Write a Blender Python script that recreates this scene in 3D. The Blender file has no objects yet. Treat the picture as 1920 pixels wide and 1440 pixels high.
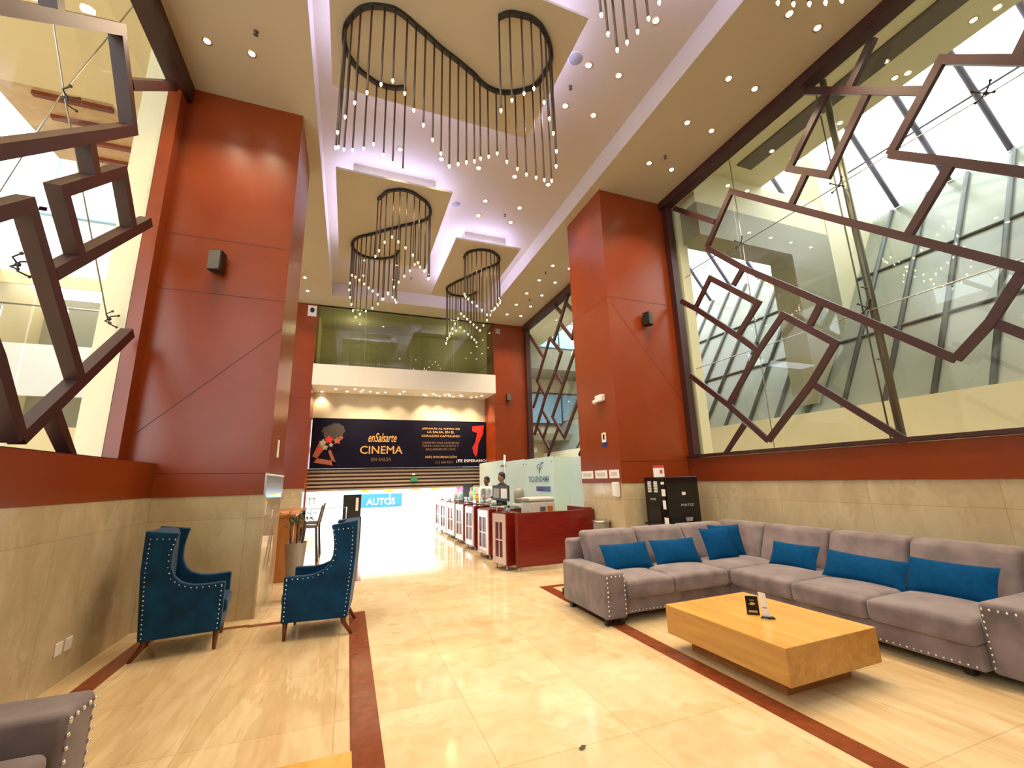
import bpy, bmesh, math, random
from mathutils import Vector, Matrix
random.seed(7)
S = bpy.context.scene
COL = S.collection
PI = math.pi

# ------------------------------------------------------------------ camera
F_PX = 800.693
yaw, pitch, roll = math.radians(20.82547), math.radians(12.60959), math.radians(1.42433)
fw = Vector((math.sin(yaw)*math.cos(pitch), math.cos(yaw)*math.cos(pitch), math.sin(pitch)))
rt = Vector((math.cos(yaw), -math.sin(yaw), 0))
dn = fw.cross(rt)
rt2 = rt*math.cos(roll) + dn*math.sin(roll)
dn2 = dn*math.cos(roll) - rt*math.sin(roll)
cam_d = bpy.data.cameras.new('camera')
cam_d.sensor_fit = 'HORIZONTAL'; cam_d.sensor_width = 36
cam_d.lens = F_PX/1920*36
cam_d.clip_start = 0.05; cam_d.clip_end = 400
cam = bpy.data.objects.new('camera', cam_d); COL.objects.link(cam)
m3 = Matrix((rt2, -dn2, -fw)).transposed()
cam.matrix_world = Matrix.Translation((0, 0, 1.6)) @ m3.to_4x4()
S.camera = cam

# ------------------------------------------------------------------ world, sun, exposure
W = bpy.data.worlds.new('sky'); S.world = W; W.use_nodes = True
wn = W.node_tree.nodes; wl = W.node_tree.links; wn.clear()
wo = wn.new('ShaderNodeOutputWorld'); wb = wn.new('ShaderNodeBackground')
wb.inputs[0].default_value = (0.88, 0.94, 1.0, 1); wb.inputs[1].default_value = 4.5
wl.new(wb.outputs[0], wo.inputs[0])
S.view_settings.view_transform = 'Standard'; S.view_settings.look = 'None'
S.view_settings.gamma = 1; S.view_settings.use_curve_mapping = False
S.view_settings.exposure = 0.3
DOWN_W = 62      # watts of one ceiling downlight
COVE = 30.0       # emission of the cove strips
WARM = (1.0, 0.77, 0.5)

# ------------------------------------------------------------------ materials
MATS = {}
def nodes_of(name):
    m = bpy.data.materials.new(name); m.use_nodes = True
    n = m.node_tree.nodes; l = m.node_tree.links
    b = n['Principled BSDF']; MATS[name] = m
    return m, n, l, b
def plain(name, col, rough=0.5, metal=0.0, noise=0.0, scale=8.0, spec=None, coat=0, sheen=0, stretch=(1,1,1), bump=0):
    m, n, l, b = nodes_of(name)
    b.inputs['Roughness'].default_value = rough; b.inputs['Metallic'].default_value = metal
    if spec is not None: b.inputs['Specular IOR Level'].default_value = spec
    if coat: b.inputs['Coat Weight'].default_value = coat; b.inputs['Coat Roughness'].default_value = 0.08
    if sheen: b.inputs['Sheen Weight'].default_value = sheen; b.inputs['Sheen Roughness'].default_value = 0.4
    tc = n.new('ShaderNodeTexCoord'); mp = n.new('ShaderNodeMapping'); mp.inputs['Scale'].default_value = stretch
    nz = n.new('ShaderNodeTexNoise'); nz.inputs['Scale'].default_value = scale; nz.inputs['Detail'].default_value = 5
    l.new(tc.outputs['Object'], mp.inputs[0]); l.new(mp.outputs[0], nz.inputs['Vector'])
    r = n.new('ShaderNodeValToRGB'); k = max(noise, 0.02)
    r.color_ramp.elements[0].position = 0.3; r.color_ramp.elements[1].position = 0.7
    r.color_ramp.elements[0].color = tuple(max(c*(1-k), 0) for c in col)+(1,)
    r.color_ramp.elements[1].color = tuple(min(c*(1+k), 1) for c in col)+(1,)
    l.new(nz.outputs['Fac'], r.inputs[0]); l.new(r.outputs[0], b.inputs['Base Color'])
    if bump:
        bp = n.new('ShaderNodeBump'); bp.inputs['Strength'].default_value = bump; bp.inputs['Distance'].default_value = 0.01
        l.new(nz.outputs['Fac'], bp.inputs['Height']); l.new(bp.outputs[0], b.inputs['Normal'])
    return m
def emit(name, col, s):
    m, n, l, b = nodes_of(name)
    b.inputs['Base Color'].default_value = (*col, 1); b.inputs['Emission Color'].default_value = (*col, 1)
    b.inputs['Emission Strength'].default_value = s
    return m
def clear_glass(name, tint, refl=0.12, rough=0.0, frost=0.0, frost_col=(0.6, 0.8, 0.75)):
    m, n, l, b = nodes_of(name); n.remove(b)
    o = n['Material Output']
    tr = n.new('ShaderNodeBsdfTransparent'); tr.inputs[0].default_value = (*tint, 1)
    gl = n.new('ShaderNodeBsdfGlossy'); gl.inputs['Roughness'].default_value = rough; gl.inputs[0].default_value = (1, 1, 1, 1)
    fr = n.new('ShaderNodeLayerWeight'); fr.inputs[0].default_value = 0.5
    mx = n.new('ShaderNodeMixShader')
    pw = n.new('ShaderNodeMath'); pw.operation = 'POWER'; pw.inputs[1].default_value = 5
    mm = n.new('ShaderNodeMath'); mm.operation = 'MULTIPLY_ADD'; mm.inputs[1].default_value = 0.5; mm.inputs[2].default_value = refl*0.35
    mm.use_clamp = True
    l.new(fr.outputs['Facing'], pw.inputs[0]); l.new(pw.outputs[0], mm.inputs[0]); l.new(mm.outputs[0], mx.inputs[0])
    l.new(tr.outputs[0], mx.inputs[1]); l.new(gl.outputs[0], mx.inputs[2])
    out = mx
    if frost:
        df = n.new('ShaderNodeBsdfDiffuse'); df.inputs[0].default_value = (*frost_col, 1)
        tl = n.new('ShaderNodeBsdfTranslucent'); tl.inputs[0].default_value = (*frost_col, 1)
        a = n.new('ShaderNodeMixShader'); a.inputs[0].default_value = 0.5
        l.new(df.outputs[0], a.inputs[1]); l.new(tl.outputs[0], a.inputs[2])
        b2 = n.new('ShaderNodeMixShader'); b2.inputs[0].default_value = frost
        l.new(mx.outputs[0], b2.inputs[1]); l.new(a.outputs[0], b2.inputs[2]); out = b2
    l.new(out.outputs[0], o.inputs[0])
    return m
def marble(name, c0, c1, c2, rough=0.12, scale=1.2, tile=0.6, stretch=(1,1,1), rot=0.0, grout=0.06, axes='xy'):
    m, n, l, b = nodes_of(name)
    b.inputs['Roughness'].default_value = rough
    tc = n.new('ShaderNodeTexCoord'); mp = n.new('ShaderNodeMapping')
    mp.inputs['Scale'].default_value = stretch; mp.inputs['Rotation'].default_value = (0, 0, rot)
    l.new(tc.outputs['Object'], mp.inputs[0])
    vo = n.new('ShaderNodeTexVoronoi'); vo.inputs['Scale'].default_value = scale*2.2
    nz = n.new('ShaderNodeTexNoise'); nz.inputs['Scale'].default_value = scale; nz.inputs['Detail'].default_value = 8; nz.inputs['Distortion'].default_value = 1.2
    nz2 = n.new('ShaderNodeTexNoise'); nz2.inputs['Scale'].default_value = scale*7; nz2.inputs['Detail'].default_value = 4; nz2.inputs['Distortion'].default_value = 0.6
    for t in (nz, nz2): l.new(mp.outputs[0], t.inputs['Vector'])
    wv = n.new('ShaderNodeVectorMath'); wv.operation = 'ADD'
    sc = n.new('ShaderNodeVectorMath'); sc.operation = 'SCALE'; sc.inputs['Scale'].default_value = 0.5
    l.new(nz2.outputs['Color'], sc.inputs[0]); l.new(mp.outputs[0], wv.inputs[0]); l.new(sc.outputs[0], wv.inputs[1]); l.new(wv.outputs[0], vo.inputs['Vector'])
    r = n.new('ShaderNodeValToRGB')
    e = r.color_ramp.elements; e[0].position = 0.25; e[0].color = (*c0, 1); e[1].position = 0.75; e[1].color = (*c2, 1)
    x = e.new(0.5); x.color = (*c1, 1)
    mi = n.new('ShaderNodeMix'); mi.data_type = 'FLOAT'; mi.inputs[0].default_value = 0.27 if axes == 'xy' else 0.2
    sp = n.new('ShaderNodeSeparateColor'); l.new(vo.outputs['Color'], sp.inputs[0])
    l.new(nz.outputs['Fac'], mi.inputs[2]); l.new(sp.outputs[0], mi.inputs[3]); l.new(mi.outputs[0], r.inputs[0])
    mc = n.new('ShaderNodeMix'); mc.data_type = 'RGBA'; mc.blend_type = 'MULTIPLY'; mc.inputs[0].default_value = 0.12 if axes != 'xy' else 0.25
    r2 = n.new('ShaderNodeValToRGB'); r2.color_ramp.elements[0].position = 0.35; r2.color_ramp.elements[0].color = (0.62, 0.5, 0.36, 1)
    r2.color_ramp.elements[1].position = 0.6; r2.color_ramp.elements[1].color = (1, 1, 1, 1)
    l.new(nz2.outputs['Fac'], r2.inputs[0]); l.new(r.outputs[0], mc.inputs[6]); l.new(r2.outputs[0], mc.inputs[7])
    # joints between slabs
    br = n.new('ShaderNodeTexBrick'); br.inputs['Scale'].default_value = 1; br.inputs['Brick Width'].default_value = tile; br.inputs['Row Height'].default_value = tile
    br.inputs['Mortar Size'].default_value = 0.003; br.offset = 0; br.inputs['Color1'].default_value = (1, 1, 1, 1); br.inputs['Color2'].default_value = (0.9, 0.89, 0.87, 1)
    br.inputs['Mortar'].default_value = (0.72, 0.66, 0.56, 1)
    cb = n.new('ShaderNodeCombineXYZ'); sx = n.new('ShaderNodeSeparateXYZ'); l.new(tc.outputs['Object'], sx.inputs[0])
    ix = {'x': 0, 'y': 1, 'z': 2}
    l.new(sx.outputs[ix[axes[0]]], cb.inputs[0]); l.new(sx.outputs[ix[axes[1]]], cb.inputs[1]); l.new(cb.outputs[0], br.inputs['Vector'])
    m2 = n.new('ShaderNodeMix'); m2.data_type = 'RGBA'; m2.blend_type = 'MULTIPLY'; m2.inputs[0].default_value = 1
    l.new(mc.outputs[2], m2.inputs[6]); l.new(br.outputs['Color'], m2.inputs[7]); l.new(m2.outputs[2], b.inputs['Base Color'])
    return m
def wood(name, c0, c1, rough=0.3, scale=(1, 14, 14), coat=0.0, sc=1.5):
    m, n, l, b = nodes_of(name)
    b.inputs['Roughness'].default_value = rough
    if coat: b.inputs['Coat Weight'].default_value = coat; b.inputs['Coat Roughness'].default_value = 0.1
    tc = n.new('ShaderNodeTexCoord'); mp = n.new('ShaderNodeMapping'); mp.inputs['Scale'].default_value = scale
    nz = n.new('ShaderNodeTexNoise'); nz.inputs['Scale'].default_value = sc; nz.inputs['Detail'].default_value = 6; nz.inputs['Distortion'].default_value = 1.0
    l.new(tc.outputs['Object'], mp.inputs[0]); l.new(mp.outputs[0], nz.inputs['Vector'])
    r = n.new('ShaderNodeValToRGB'); r.color_ramp.elements[0].position = 0.3; r.color_ramp.elements[1].position = 0.72
    r.color_ramp.elements[0].color = (*c0, 1); r.color_ramp.elements[1].color = (*c1, 1)
    l.new(nz.outputs['Fac'], r.inputs[0]); l.new(r.outputs[0], b.inputs['Base Color'])
    return m

M = dict(
 red=wood('red_panel', (0.21, 0.031, 0.004), (0.25, 0.04, 0.005), 0.3, (1, 1, 1), 0.0, 1.2),
 red_dark=wood('red_lacquer', (0.13, 0.006, 0.004), (0.2, 0.011, 0.006), 0.25, (1, 1, 8), 0.3, 2),
 fret=wood('fretwork_wood', (0.034, 0.009, 0.009), (0.048, 0.013, 0.012), 0.42, (1, 1, 1), 0, 3),
 seam=plain('dark_seam', (0.06, 0.008, 0.004), 0.6),  # dark joint lines between the red panels
 ceil=plain('ceiling_paint', (0.5, 0.43, 0.31), 0.6, noise=0.02, scale=1),
 white=plain('white_paint', (0.8, 0.78, 0.72), 0.5, noise=0.02, scale=1),
 cream=plain('cream_paint', (0.78, 0.72, 0.5), 0.55, noise=0.03, scale=1),
 yellow=plain('warm_cream_paint', (0.75, 0.6, 0.33), 0.55, noise=0.03, scale=1),
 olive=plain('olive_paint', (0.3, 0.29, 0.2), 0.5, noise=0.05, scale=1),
 floor=marble('marble_floor', (0.64, 0.49, 0.28), (0.71, 0.58, 0.37), (0.77, 0.67, 0.47), 0.09, 0.9, 0.9),
 floor_side=marble('travertine_floor', (0.6, 0.43, 0.23), (0.67, 0.51, 0.3), (0.77, 0.64, 0.42), 0.1, 1.1, 0.9, (1.8, 0.3, 1), math.radians(-55)),
 floor_far=plain('doorway_floor', (0.62, 0.5, 0.42), 0.2, noise=0.05, scale=2),
 inlay=plain('brown_marble_inlay', (0.2, 0.052, 0.02), 0.12, noise=0.2, scale=12),
 wall_x=marble('marble_wall', (0.5, 0.4, 0.25), (0.57, 0.47, 0.3), (0.68, 0.58, 0.4), 0.18, 1.5, 1.2, (1, 1, 0.5), 0.3, axes='yz'),
 wall_y=marble('marble_wall_front', (0.5, 0.4, 0.25), (0.57, 0.47, 0.3), (0.68, 0.58, 0.4), 0.14, 1.3, 1.2, (1, 1, 0.6), 0.3, axes='xz'),
 pol=marble('polished_marble', (0.5, 0.38, 0.24), (0.56, 0.44, 0.3), (0.66, 0.54, 0.38), 0.03, 1.3, 1.2, axes='yz'),
 sofa=plain('mauve_grey_velvet', (0.185, 0.145, 0.155), 0.8, noise=0.3, scale=5, sheen=0.45, bump=0.15),
 nail=plain('silver_nailhead', (0.85, 0.83, 0.8), 0.2, 1.0),
 blue=plain('blue_cushion_cloth', (0.0, 0.055, 0.17), 0.9, noise=0.15, scale=20, spec=0.12),
 blue_v=plain('blue_velvet', (0.001, 0.035, 0.095), 0.85, spec=0.2, noise=0.35, scale=6, sheen=0.2),
 legw=plain('reddish_leg_wood', (0.16, 0.03, 0.01), 0.3, noise=0.2),
 oak=wood('oak_veneer', (0.42, 0.19, 0.035), (0.6, 0.31, 0.07), 0.28, (9, 0.9, 9), 0.2, 1.3),
 oak_y=wood('oak_veneer_top', (0.56, 0.3, 0.06), (0.72, 0.42, 0.11), 0.25, (8, 0.8, 9), 0.2, 1.0),
 oak_base=wood('oak_plinth', (0.28, 0.1, 0.025), (0.36, 0.14, 0.04), 0.4, (1.2, 9, 9)),
 black=plain('black_metal', (0.008, 0.008, 0.009), 0.4),
 gloss_black=plain('gloss_black', (0.006, 0.006, 0.007), 0.15),
 rod=plain('bronze_rod', (0.13, 0.1, 0.085), 0.35, 0.7, noise=0.1),
 steel=plain('brushed_steel', (0.5, 0.5, 0.48), 0.28, 1.0, noise=0.05),
 post=plain('steel_post', (0.16, 0.16, 0.13), 0.35, 0.6, noise=0.1),
 glass=clear_glass('window_glass', (0.97, 0.99, 0.97), 0.09),
 pane_up=clear_glass('balcony_glass', (0.68, 0.74, 0.57), 0.16),
 teal=clear_glass('frosted_teal_glass', (0.8, 0.95, 0.92), 0.08, 0, 0.8, (0.8, 0.91, 0.89)),
 desk_glass=clear_glass('desk_glass', (0.7, 0.85, 0.8), 0.12),
 slope=plain('grey_sloped_glazing', (0.27, 0.29, 0.24), 0.25, noise=0.25, scale=0.5),
 mull=plain('grey_mullion', (0.09, 0.1, 0.1), 0.5),
 mull_l=plain('purple_grey_mullion', (0.11, 0.1, 0.16), 0.5),
 bulb=emit('bulb_glow', (1.0, 0.74, 0.4), 16),
 lamp=emit('downlight_glow', (1.0, 0.9, 0.72), 20),
 led=emit('violet_cove_strip', (0.46, 0.48, 1.0), COVE),
 banner=plain('banner_cloth', (0.004, 0.003, 0.012), 0.7, spec=0.1, noise=0.4, scale=2),
 gold=plain('gold_print', (0.55, 0.3, 0.1), 0.5),
 gold_d=plain('dim_gold_print', (0.2, 0.11, 0.05), 0.5),
 white_p=plain('white_plastic', (0.8, 0.78, 0.74), 0.4),
 paper=plain('white_paper', (0.82, 0.8, 0.78), 0.6),
 slat_l=plain('shutter_slat', (0.42, 0.33, 0.26), 0.35, noise=0.05),
 slat_d=plain('shutter_gap', (0.05, 0.02, 0.018), 0.5),
 skin=plain('brown_skin', (0.2, 0.085, 0.045), 0.5, noise=0.05),
 skin2=plain('tan_skin', (0.36, 0.19, 0.12), 0.5, noise=0.05),
 hair=plain('black_hair', (0.008, 0.006, 0.005), 0.6),
 suit=plain('dark_suit', (0.012, 0.018, 0.018), 0.8),
 shirt=plain('white_shirt', (0.75, 0.75, 0.82), 0.7),
 grey=plain('grey_plastic', (0.3, 0.29, 0.26), 0.4),
 grey_l=plain('light_grey_plastic', (0.55, 0.54, 0.5), 0.4),
 sheen_frame=plain('painted_daylight_sheen_frame', (0.62, 0.47, 0.44), 0.12, noise=0.03, coat=1.0),  # pale tone paints in daylight reflected by the glossy door frames
 orange=wood('orange_wood', (0.36, 0.13, 0.03), (0.48, 0.19, 0.05), 0.35, (8, 1, 1)),
 pot=plain('taupe_pot', (0.16, 0.12, 0.08), 0.5, noise=0.1),
 leaf=plain('palm_leaf', (0.03, 0.06, 0.02), 0.5, noise=0.3),
 stem=plain('palm_stem', (0.05, 0.04, 0.02), 0.6),
 blue_sign=plain('blue_sign', (0.03, 0.2, 0.7), 0.5),
 blue_l=plain('pale_blue_shopfront', (0.35, 0.62, 0.85), 0.3, noise=0.1),
 text_blue=plain('blue_lettering', (0.02, 0.11, 0.25), 0.4),
 navy=plain('navy_plate', (0.015, 0.04, 0.22), 0.3),
 yel=emit('yellow_lamp_glow', (0.9, 0.75, 0.02), 1.5),
 green=plain('green_sign', (0.02, 0.3, 0.12), 0.5),
 red_p=plain('red_print', (0.5, 0.02, 0.015), 0.5),
 dred=plain('dark_red_glass', (0.09, 0.006, 0.02), 0.1),
 pink=plain('pink_flower', (0.8, 0.1, 0.5), 0.6),
 foliage=plain('foliage', (0.2, 0.4, 0.08), 0.7, noise=0.3),
 flesh=plain('printed_skin', (0.3, 0.08, 0.04), 0.5),
 slatw=plain('ceiling_slat_wood', (0.62, 0.42, 0.22), 0.5, noise=0.1),
 pave=plain('street_paving', (0.75, 0.74, 0.74), 0.7, noise=0.05),
 slotd=plain('dark_slot', (0.12, 0.1, 0.08), 0.6),
 rod_dark=plain('printed_dark_hair', (0.035, 0.025, 0.02), 0.6),
 trim_gold=plain('warm_trim_ring', (0.7, 0.5, 0.25), 0.3, 0.5),
 amber=plain('amber_liquid', (0.8, 0.4, 0.02), 0.1),
)

# ------------------------------------------------------------------ geometry helpers
class MB:
    def __init__(s): s.v = []; s.f = []; s.mi = []; s.sm = []
    def add(s, vs, fs, mi=0, smooth=False):
        o = len(s.v); s.v += [tuple(v) for v in vs]
        for f in fs: s.f.append([i+o for i in f]); s.mi.append(mi); s.sm.append(smooth)
        return s
    def box(s, x0, x1, y0, y1, z0, z1, mi=0):
        x0, x1 = sorted((x0, x1)); y0, y1 = sorted((y0, y1)); z0, z1 = sorted((z0, z1))
        return s.add([(x0,y0,z0),(x1,y0,z0),(x1,y1,z0),(x0,y1,z0),(x0,y0,z1),(x1,y0,z1),(x1,y1,z1),(x0,y1,z1)],
          [(0,3,2,1),(4,5,6,7),(0,1,5,4),(1,2,6,5),(2,3,7,6),(3,0,4,7)], mi)
    def quad(s, a, b, c, d, mi=0): return s.add([a,b,c,d], [(0,1,2,3)], mi)
    def prism(s, pts, axis, a0, a1, mi=0, smooth=False):
        # pts: 2D outline (CCW) ; extruded along axis
        def mk(p, a):
            if axis == 'x': return (a, p[0], p[1])
            if axis == 'y': return (p[0], a, p[1])
            return (p[0], p[1], a)
        n = len(pts); vs = [mk(p, a0) for p in pts]+[mk(p, a1) for p in pts]
        fs = [tuple(range(n-1, -1, -1)), tuple(range(n, 2*n))]+[(i, (i+1) % n, n+(i+1) % n, n+i) for i in range(n)]
        return s.add(vs, fs, mi, smooth)
    def tube(s, pts, r, n=8, mi=0, caps=True, closed=False):
        pts = [Vector(p) for p in pts]; rs = r if isinstance(r, (list, tuple)) else [r]*len(pts)
        vs = []; up0 = None
        for i, p in enumerate(pts):
            if closed: t = pts[(i+1) % len(pts)]-pts[i-1]
            else: t = (pts[min(i+1, len(pts)-1)]-pts[max(i-1, 0)])
            t.normalize()
            if up0 is None: up0 = Vector((0, 0, 1)) if abs(t.z) < 0.9 else Vector((1, 0, 0))
            u = up0-t*up0.dot(t)
            if u.length < 1e-4: u = Vector((1, 0, 0))-t*t.x
            u.normalize(); w = t.cross(u); up0 = u
            vs += [p+(u*math.cos(2*PI*k/n)+w*math.sin(2*PI*k/n))*rs[i] for k in range(n)]
        fs = []; L = len(pts)
        for i in range(L if closed else L-1):
            for k in range(n):
                j = (i+1) % L
                fs.append((i*n+k, i*n+(k+1) % n, j*n+(k+1) % n, j*n+k))
        if caps and not closed: fs += [tuple(range(n-1, -1, -1)), tuple((L-1)*n+k for k in range(n))]
        return s.add(vs, fs, mi, True)
    def lathe(s, prof, c=(0,0,0), n=16, mi=0):
        vs = [(c[0]+r*math.cos(2*PI*k/n), c[1]+r*math.sin(2*PI*k/n), c[2]+z) for r, z in prof for k in range(n)]
        fs = [(i*n+k, i*n+(k+1) % n, (i+1)*n+(k+1) % n, (i+1)*n+k) for i in range(len(prof)-1) for k in range(n)]
        fs += [tuple(range(n-1, -1, -1)), tuple((len(prof)-1)*n+k for k in range(n))]
        return s.add(vs, fs, mi, True)
    def ball(s, c, r, n=8, mi=0):
        rr = r if isinstance(r, (tuple, list)) else (r, r, r); m = max(4, n//2+1)
        vs = []; fs = []
        for i in range(m+1):
            th = PI*i/m
            for k in range(n):
                vs.append((c[0]+rr[0]*math.sin(th)*math.cos(2*PI*k/n), c[1]+rr[1]*math.sin(th)*math.sin(2*PI*k/n), c[2]+rr[2]*math.cos(th)))
        for i in range(m):
            for k in range(n): fs.append((i*n+k, (i+1)*n+k, (i+1)*n+(k+1) % n, i*n+(k+1) % n))
        return s.add(vs, fs, mi, True)
    def build(s, name, mat, parent=None, loc=None, rz=0, bevel=0, seg=2, subsurf=0):
        me = bpy.data.meshes.new(name); me.from_pydata(s.v, [], s.f)
        ms = mat if isinstance(mat, (list, tuple)) else [mat]
        for x in ms: me.materials.append(x if not isinstance(x, str) else M[x])
        for p, i, sm in zip(me.polygons, s.mi, s.sm): p.material_index = i; p.use_smooth = sm
        if bevel:
            bm = bmesh.new(); bm.from_mesh(me)
            bmesh.ops.remove_doubles(bm, verts=bm.verts, dist=1e-5)
            bmesh.ops.bevel(bm, geom=list(bm.edges), offset=bevel, segments=seg, affect='EDGES', profile=0.5, clamp_overlap=True)
            for f in bm.faces: f.smooth = True
            bm.to_mesh(me); bm.free()
        me.update()
        o = bpy.data.objects.new(name, me); COL.objects.link(o)
        if loc: o.location = loc
        o.rotation_euler.z = rz
        if parent: o.parent = parent
        if bevel:
            w = o.modifiers.new('wn', 'WEIGHTED_NORMAL'); w.keep_sharp = False
        if subsurf:
            q = o.modifiers.new('ss', 'SUBSURF'); q.levels = subsurf; q.render_levels = subsurf
        return o
def tag(o, label, cat, group=None, kind=None):
    o['label'] = label; o['category'] = cat
    if group: o['group'] = group
    if kind: o['kind'] = kind
    return o
def thing(name, label, cat, loc=(0,0,0), rz=0, group=None):
    o = bpy.data.objects.new(name, None); COL.objects.link(o); o.location = loc; o.rotation_euler.z = rz
    o.empty_display_size = 0.1
    return tag(o, label, cat, group)
def struct(o, label=None, cat=None):
    o['kind'] = 'structure'
    if label: o['label'] = label
    if cat: o['category'] = cat
    return o
def bx(name, mat, x0, x1, y0, y1, z0, z1, parent=None, bevel=0, **k):
    return MB().box(x0, x1, y0, y1, z0, z1).build(name, mat, parent, bevel=bevel, **k)
def dup(root, loc, rz=0, label=None):
    r = root.copy(); COL.objects.link(r); r.location = loc; r.rotation_euler.z = rz
    if label: r['label'] = label
    for ch in list(root.children):
        c = ch.copy(); COL.objects.link(c); c.parent = r
        for g in list(ch.children):
            d = g.copy(); COL.objects.link(d); d.parent = c
    return r
def text_mesh(name, txt, size, mat, parent=None, origin=(0,0,0), right=(1,0,0), up=(0,0,1), width=None, depth=0.003, italic=0, bold=0.0, align='LEFT'):
    cu = bpy.data.curves.new('t', 'FONT'); cu.body = txt; cu.size = 1; cu.extrude = 0; cu.resolution_u = 3
    cu.shear = italic; cu.offset = bold
    to = bpy.data.objects.new('t', cu); COL.objects.link(to)
    dg = bpy.context.evaluated_depsgraph_get(); me = bpy.data.meshes.new_from_object(to.evaluated_get(dg))
    bpy.data.objects.remove(to); bpy.data.curves.remove(cu)
    xs = [v.co.x for v in me.vertices]; ys = [v.co.y for v in me.vertices]
    w = max(xs)-min(xs); h = max(ys)-min(ys)
    R = Vector(right).normalized(); U = Vector(up).normalized(); N = R.cross(U)
    sx = (width/w) if width else size/h; sy = size/h
    off = 0 if align == 'LEFT' else -0.5*w*sx
    for v in me.vertices:
        a = (v.co.x-min(xs))*sx+off; b_ = (v.co.y-min(ys))*sy
        v.co = Vector(origin)+R*a+U*b_+N*depth
    me.materials.clear(); me.materials.append(M[mat])
    me.name = name
    o = bpy.data.objects.new(name, me); COL.objects.link(o)
    if parent: o.parent = parent
    return o

# room constants
XL, XG = -2.23, -2.6            # left marble wall, left glazing plane
XR = 6.1                        # right wall / glazing plane
ZC, ZR = 7.41, 7.85             # soffit height, raised ceiling height
YP = 6.55                       # front face of the two big pillars
YB = 14.58                      # balcony plane at the far end
RX0, RX1, RY0, RY1 = -0.79, 4.33, -2.5, 13.7   # raised ceiling recess
ZB = 1.49                       # top of the marble wainscot
ZW = 1.92                       # window sill

# ------------------------------------------------------------------ floor
struct(bx('floor', 'floor', -9, 16, -4, 19, -0.2, 0), 'cream polished marble floor of the lobby', 'floor')
t = MB(); t.box(XL, 0.11, -2, 6.2, 0.0, 0.002); struct(t.build('floor_seating_left', 'floor_side'), 'streaky travertine floor of the left seating area', 'floor')
t = MB(); t.box(2.97, XR, -2, 6.3, 0.0, 0.002); struct(t.build('floor_seating_right', 'floor_side'), 'streaky travertine floor under the corner sofa', 'floor')
struct(bx('trim_1', 'inlay', 0.10, 0.29, -2, 6.27, 0, 0.004), 'brown marble strip in the floor right of the armchairs', 'floor strip')
struct(bx('trim_2', 'inlay', -1.0, 0.10, 6.17, 6.27, 0, 0.004), 'brown marble strip crossing behind the armchairs', 'floor strip')
struct(bx('trim_3', 'inlay', -2.02, -1.86, -2, 6.3, 0, 0.004), 'brown marble strip along the left wall', 'floor strip')
struct(bx('trim_4', 'inlay', 2.80, 2.97, -2, 6.42, 0, 0.004), 'brown marble strip running beside the coffee table and sofa', 'floor strip')
struct(bx('trim_5', 'inlay', 2.97, 4.5, 6.3, 6.42, 0, 0.004), 'brown marble strip behind the corner sofa', 'floor strip')
struct(bx('trim_6', 'inlay', -0.02, 0.29, 8.15, 11.5, 0, 0.004), 'brown marble strip near the doorway', 'floor strip')
struct(bx('trim_7', 'inlay', -2.0, -1.0, 6.2, 6.3, 0, 0.0035), 'brown marble strip at foot of the left pillar', 'floor strip')
struct(bx('floor_street', 'pave', -30, 30, 19, 60, -0.25, -0.05), 'bright paving outside', 'floor')

# ------------------------------------------------------------------ ceiling
cg = MB()
cg.box(-2.75, RX0, -3, YB, ZC, ZC+0.7); cg.box(RX1, 6.3, -3, YB, ZC, ZC+0.7)
cg.box(RX0, RX1, RY1, YB, ZC, ZC+0.7); cg.box(RX0, RX1, -3, RY0, ZC, ZC+0.7)
cg.box(RX0, RX1, RY0, RY1, ZR, ZR+0.2)
struct(cg.build('ceiling', 'ceil'), 'warm white ceiling with a raised centre', 'ceiling')

# ------------------------------------------------------------------ pillars and walls
def pillar(name, x0, x1, y0, y1, label, side_mat='wall_x'):
    p = struct(bx(name, 'red', x0, x1, y0, y1, ZB, ZC), label, 'pillar')
    b = MB().box(x0+0.01, x1-0.01, y0+0.01, y1-0.01, 0, ZB).build('marble_base', ['wall_y'], p)
    return p
pl = pillar('wall_pillar_left', -2.7, -1.0, YP, 7.9, 'big red panelled pillar behind the blue armchairs')
pr_ = pillar('wall_pillar_right', 4.53, XR+0.2, YP+0.02, 7.98, 'big red panelled pillar behind the corner sofa')
MB().box(-1.015, -0.992, 6.545, 7.91, 0, ZB+0.002).build('polished_side', 'pol', pl)
def seam(parent, a, b, w=0.008):
    a = Vector(a); b = Vector(b); d = (b-a).normalized()
    n = Vector((0, -1, 0)) if abs(a.y-b.y) < 1e-3 else Vector((-1, 0, 0))
    s_ = d.cross(n)*w/2
    mb = MB(); mb.quad(a-s_+n*0.002, b-s_+n*0.002, b+s_+n*0.002, a+s_+n*0.002)
    mb.build('panel_seam', 'seam', parent)
for a, b in (((-2.6, YP, 5.02), (-1.0, YP, 5.02)), ((-2.6, YP, 4.2), (-1.0, YP, 4.2)), ((-2.5, YP, 2.25), (-1.0, YP, 3.78)), ((-2.6, YP, 1.78), (-1.0, YP, 1.76))): seam(pl, a, b)
for a, b in (((4.53, YP+0.02, 5.03), (6.1, YP+0.02, 5.03)), ((4.53, YP+0.02, 1.87), (6.1, YP+0.02, 1.87)), ((4.6, YP+0.02, 4.9), (6.1, YP+0.02, 3.0))): seam(pr_, a, b)
seam(pr_, (4.528, 8, 5.03), (4.528, 6.57, 5.03))
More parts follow.
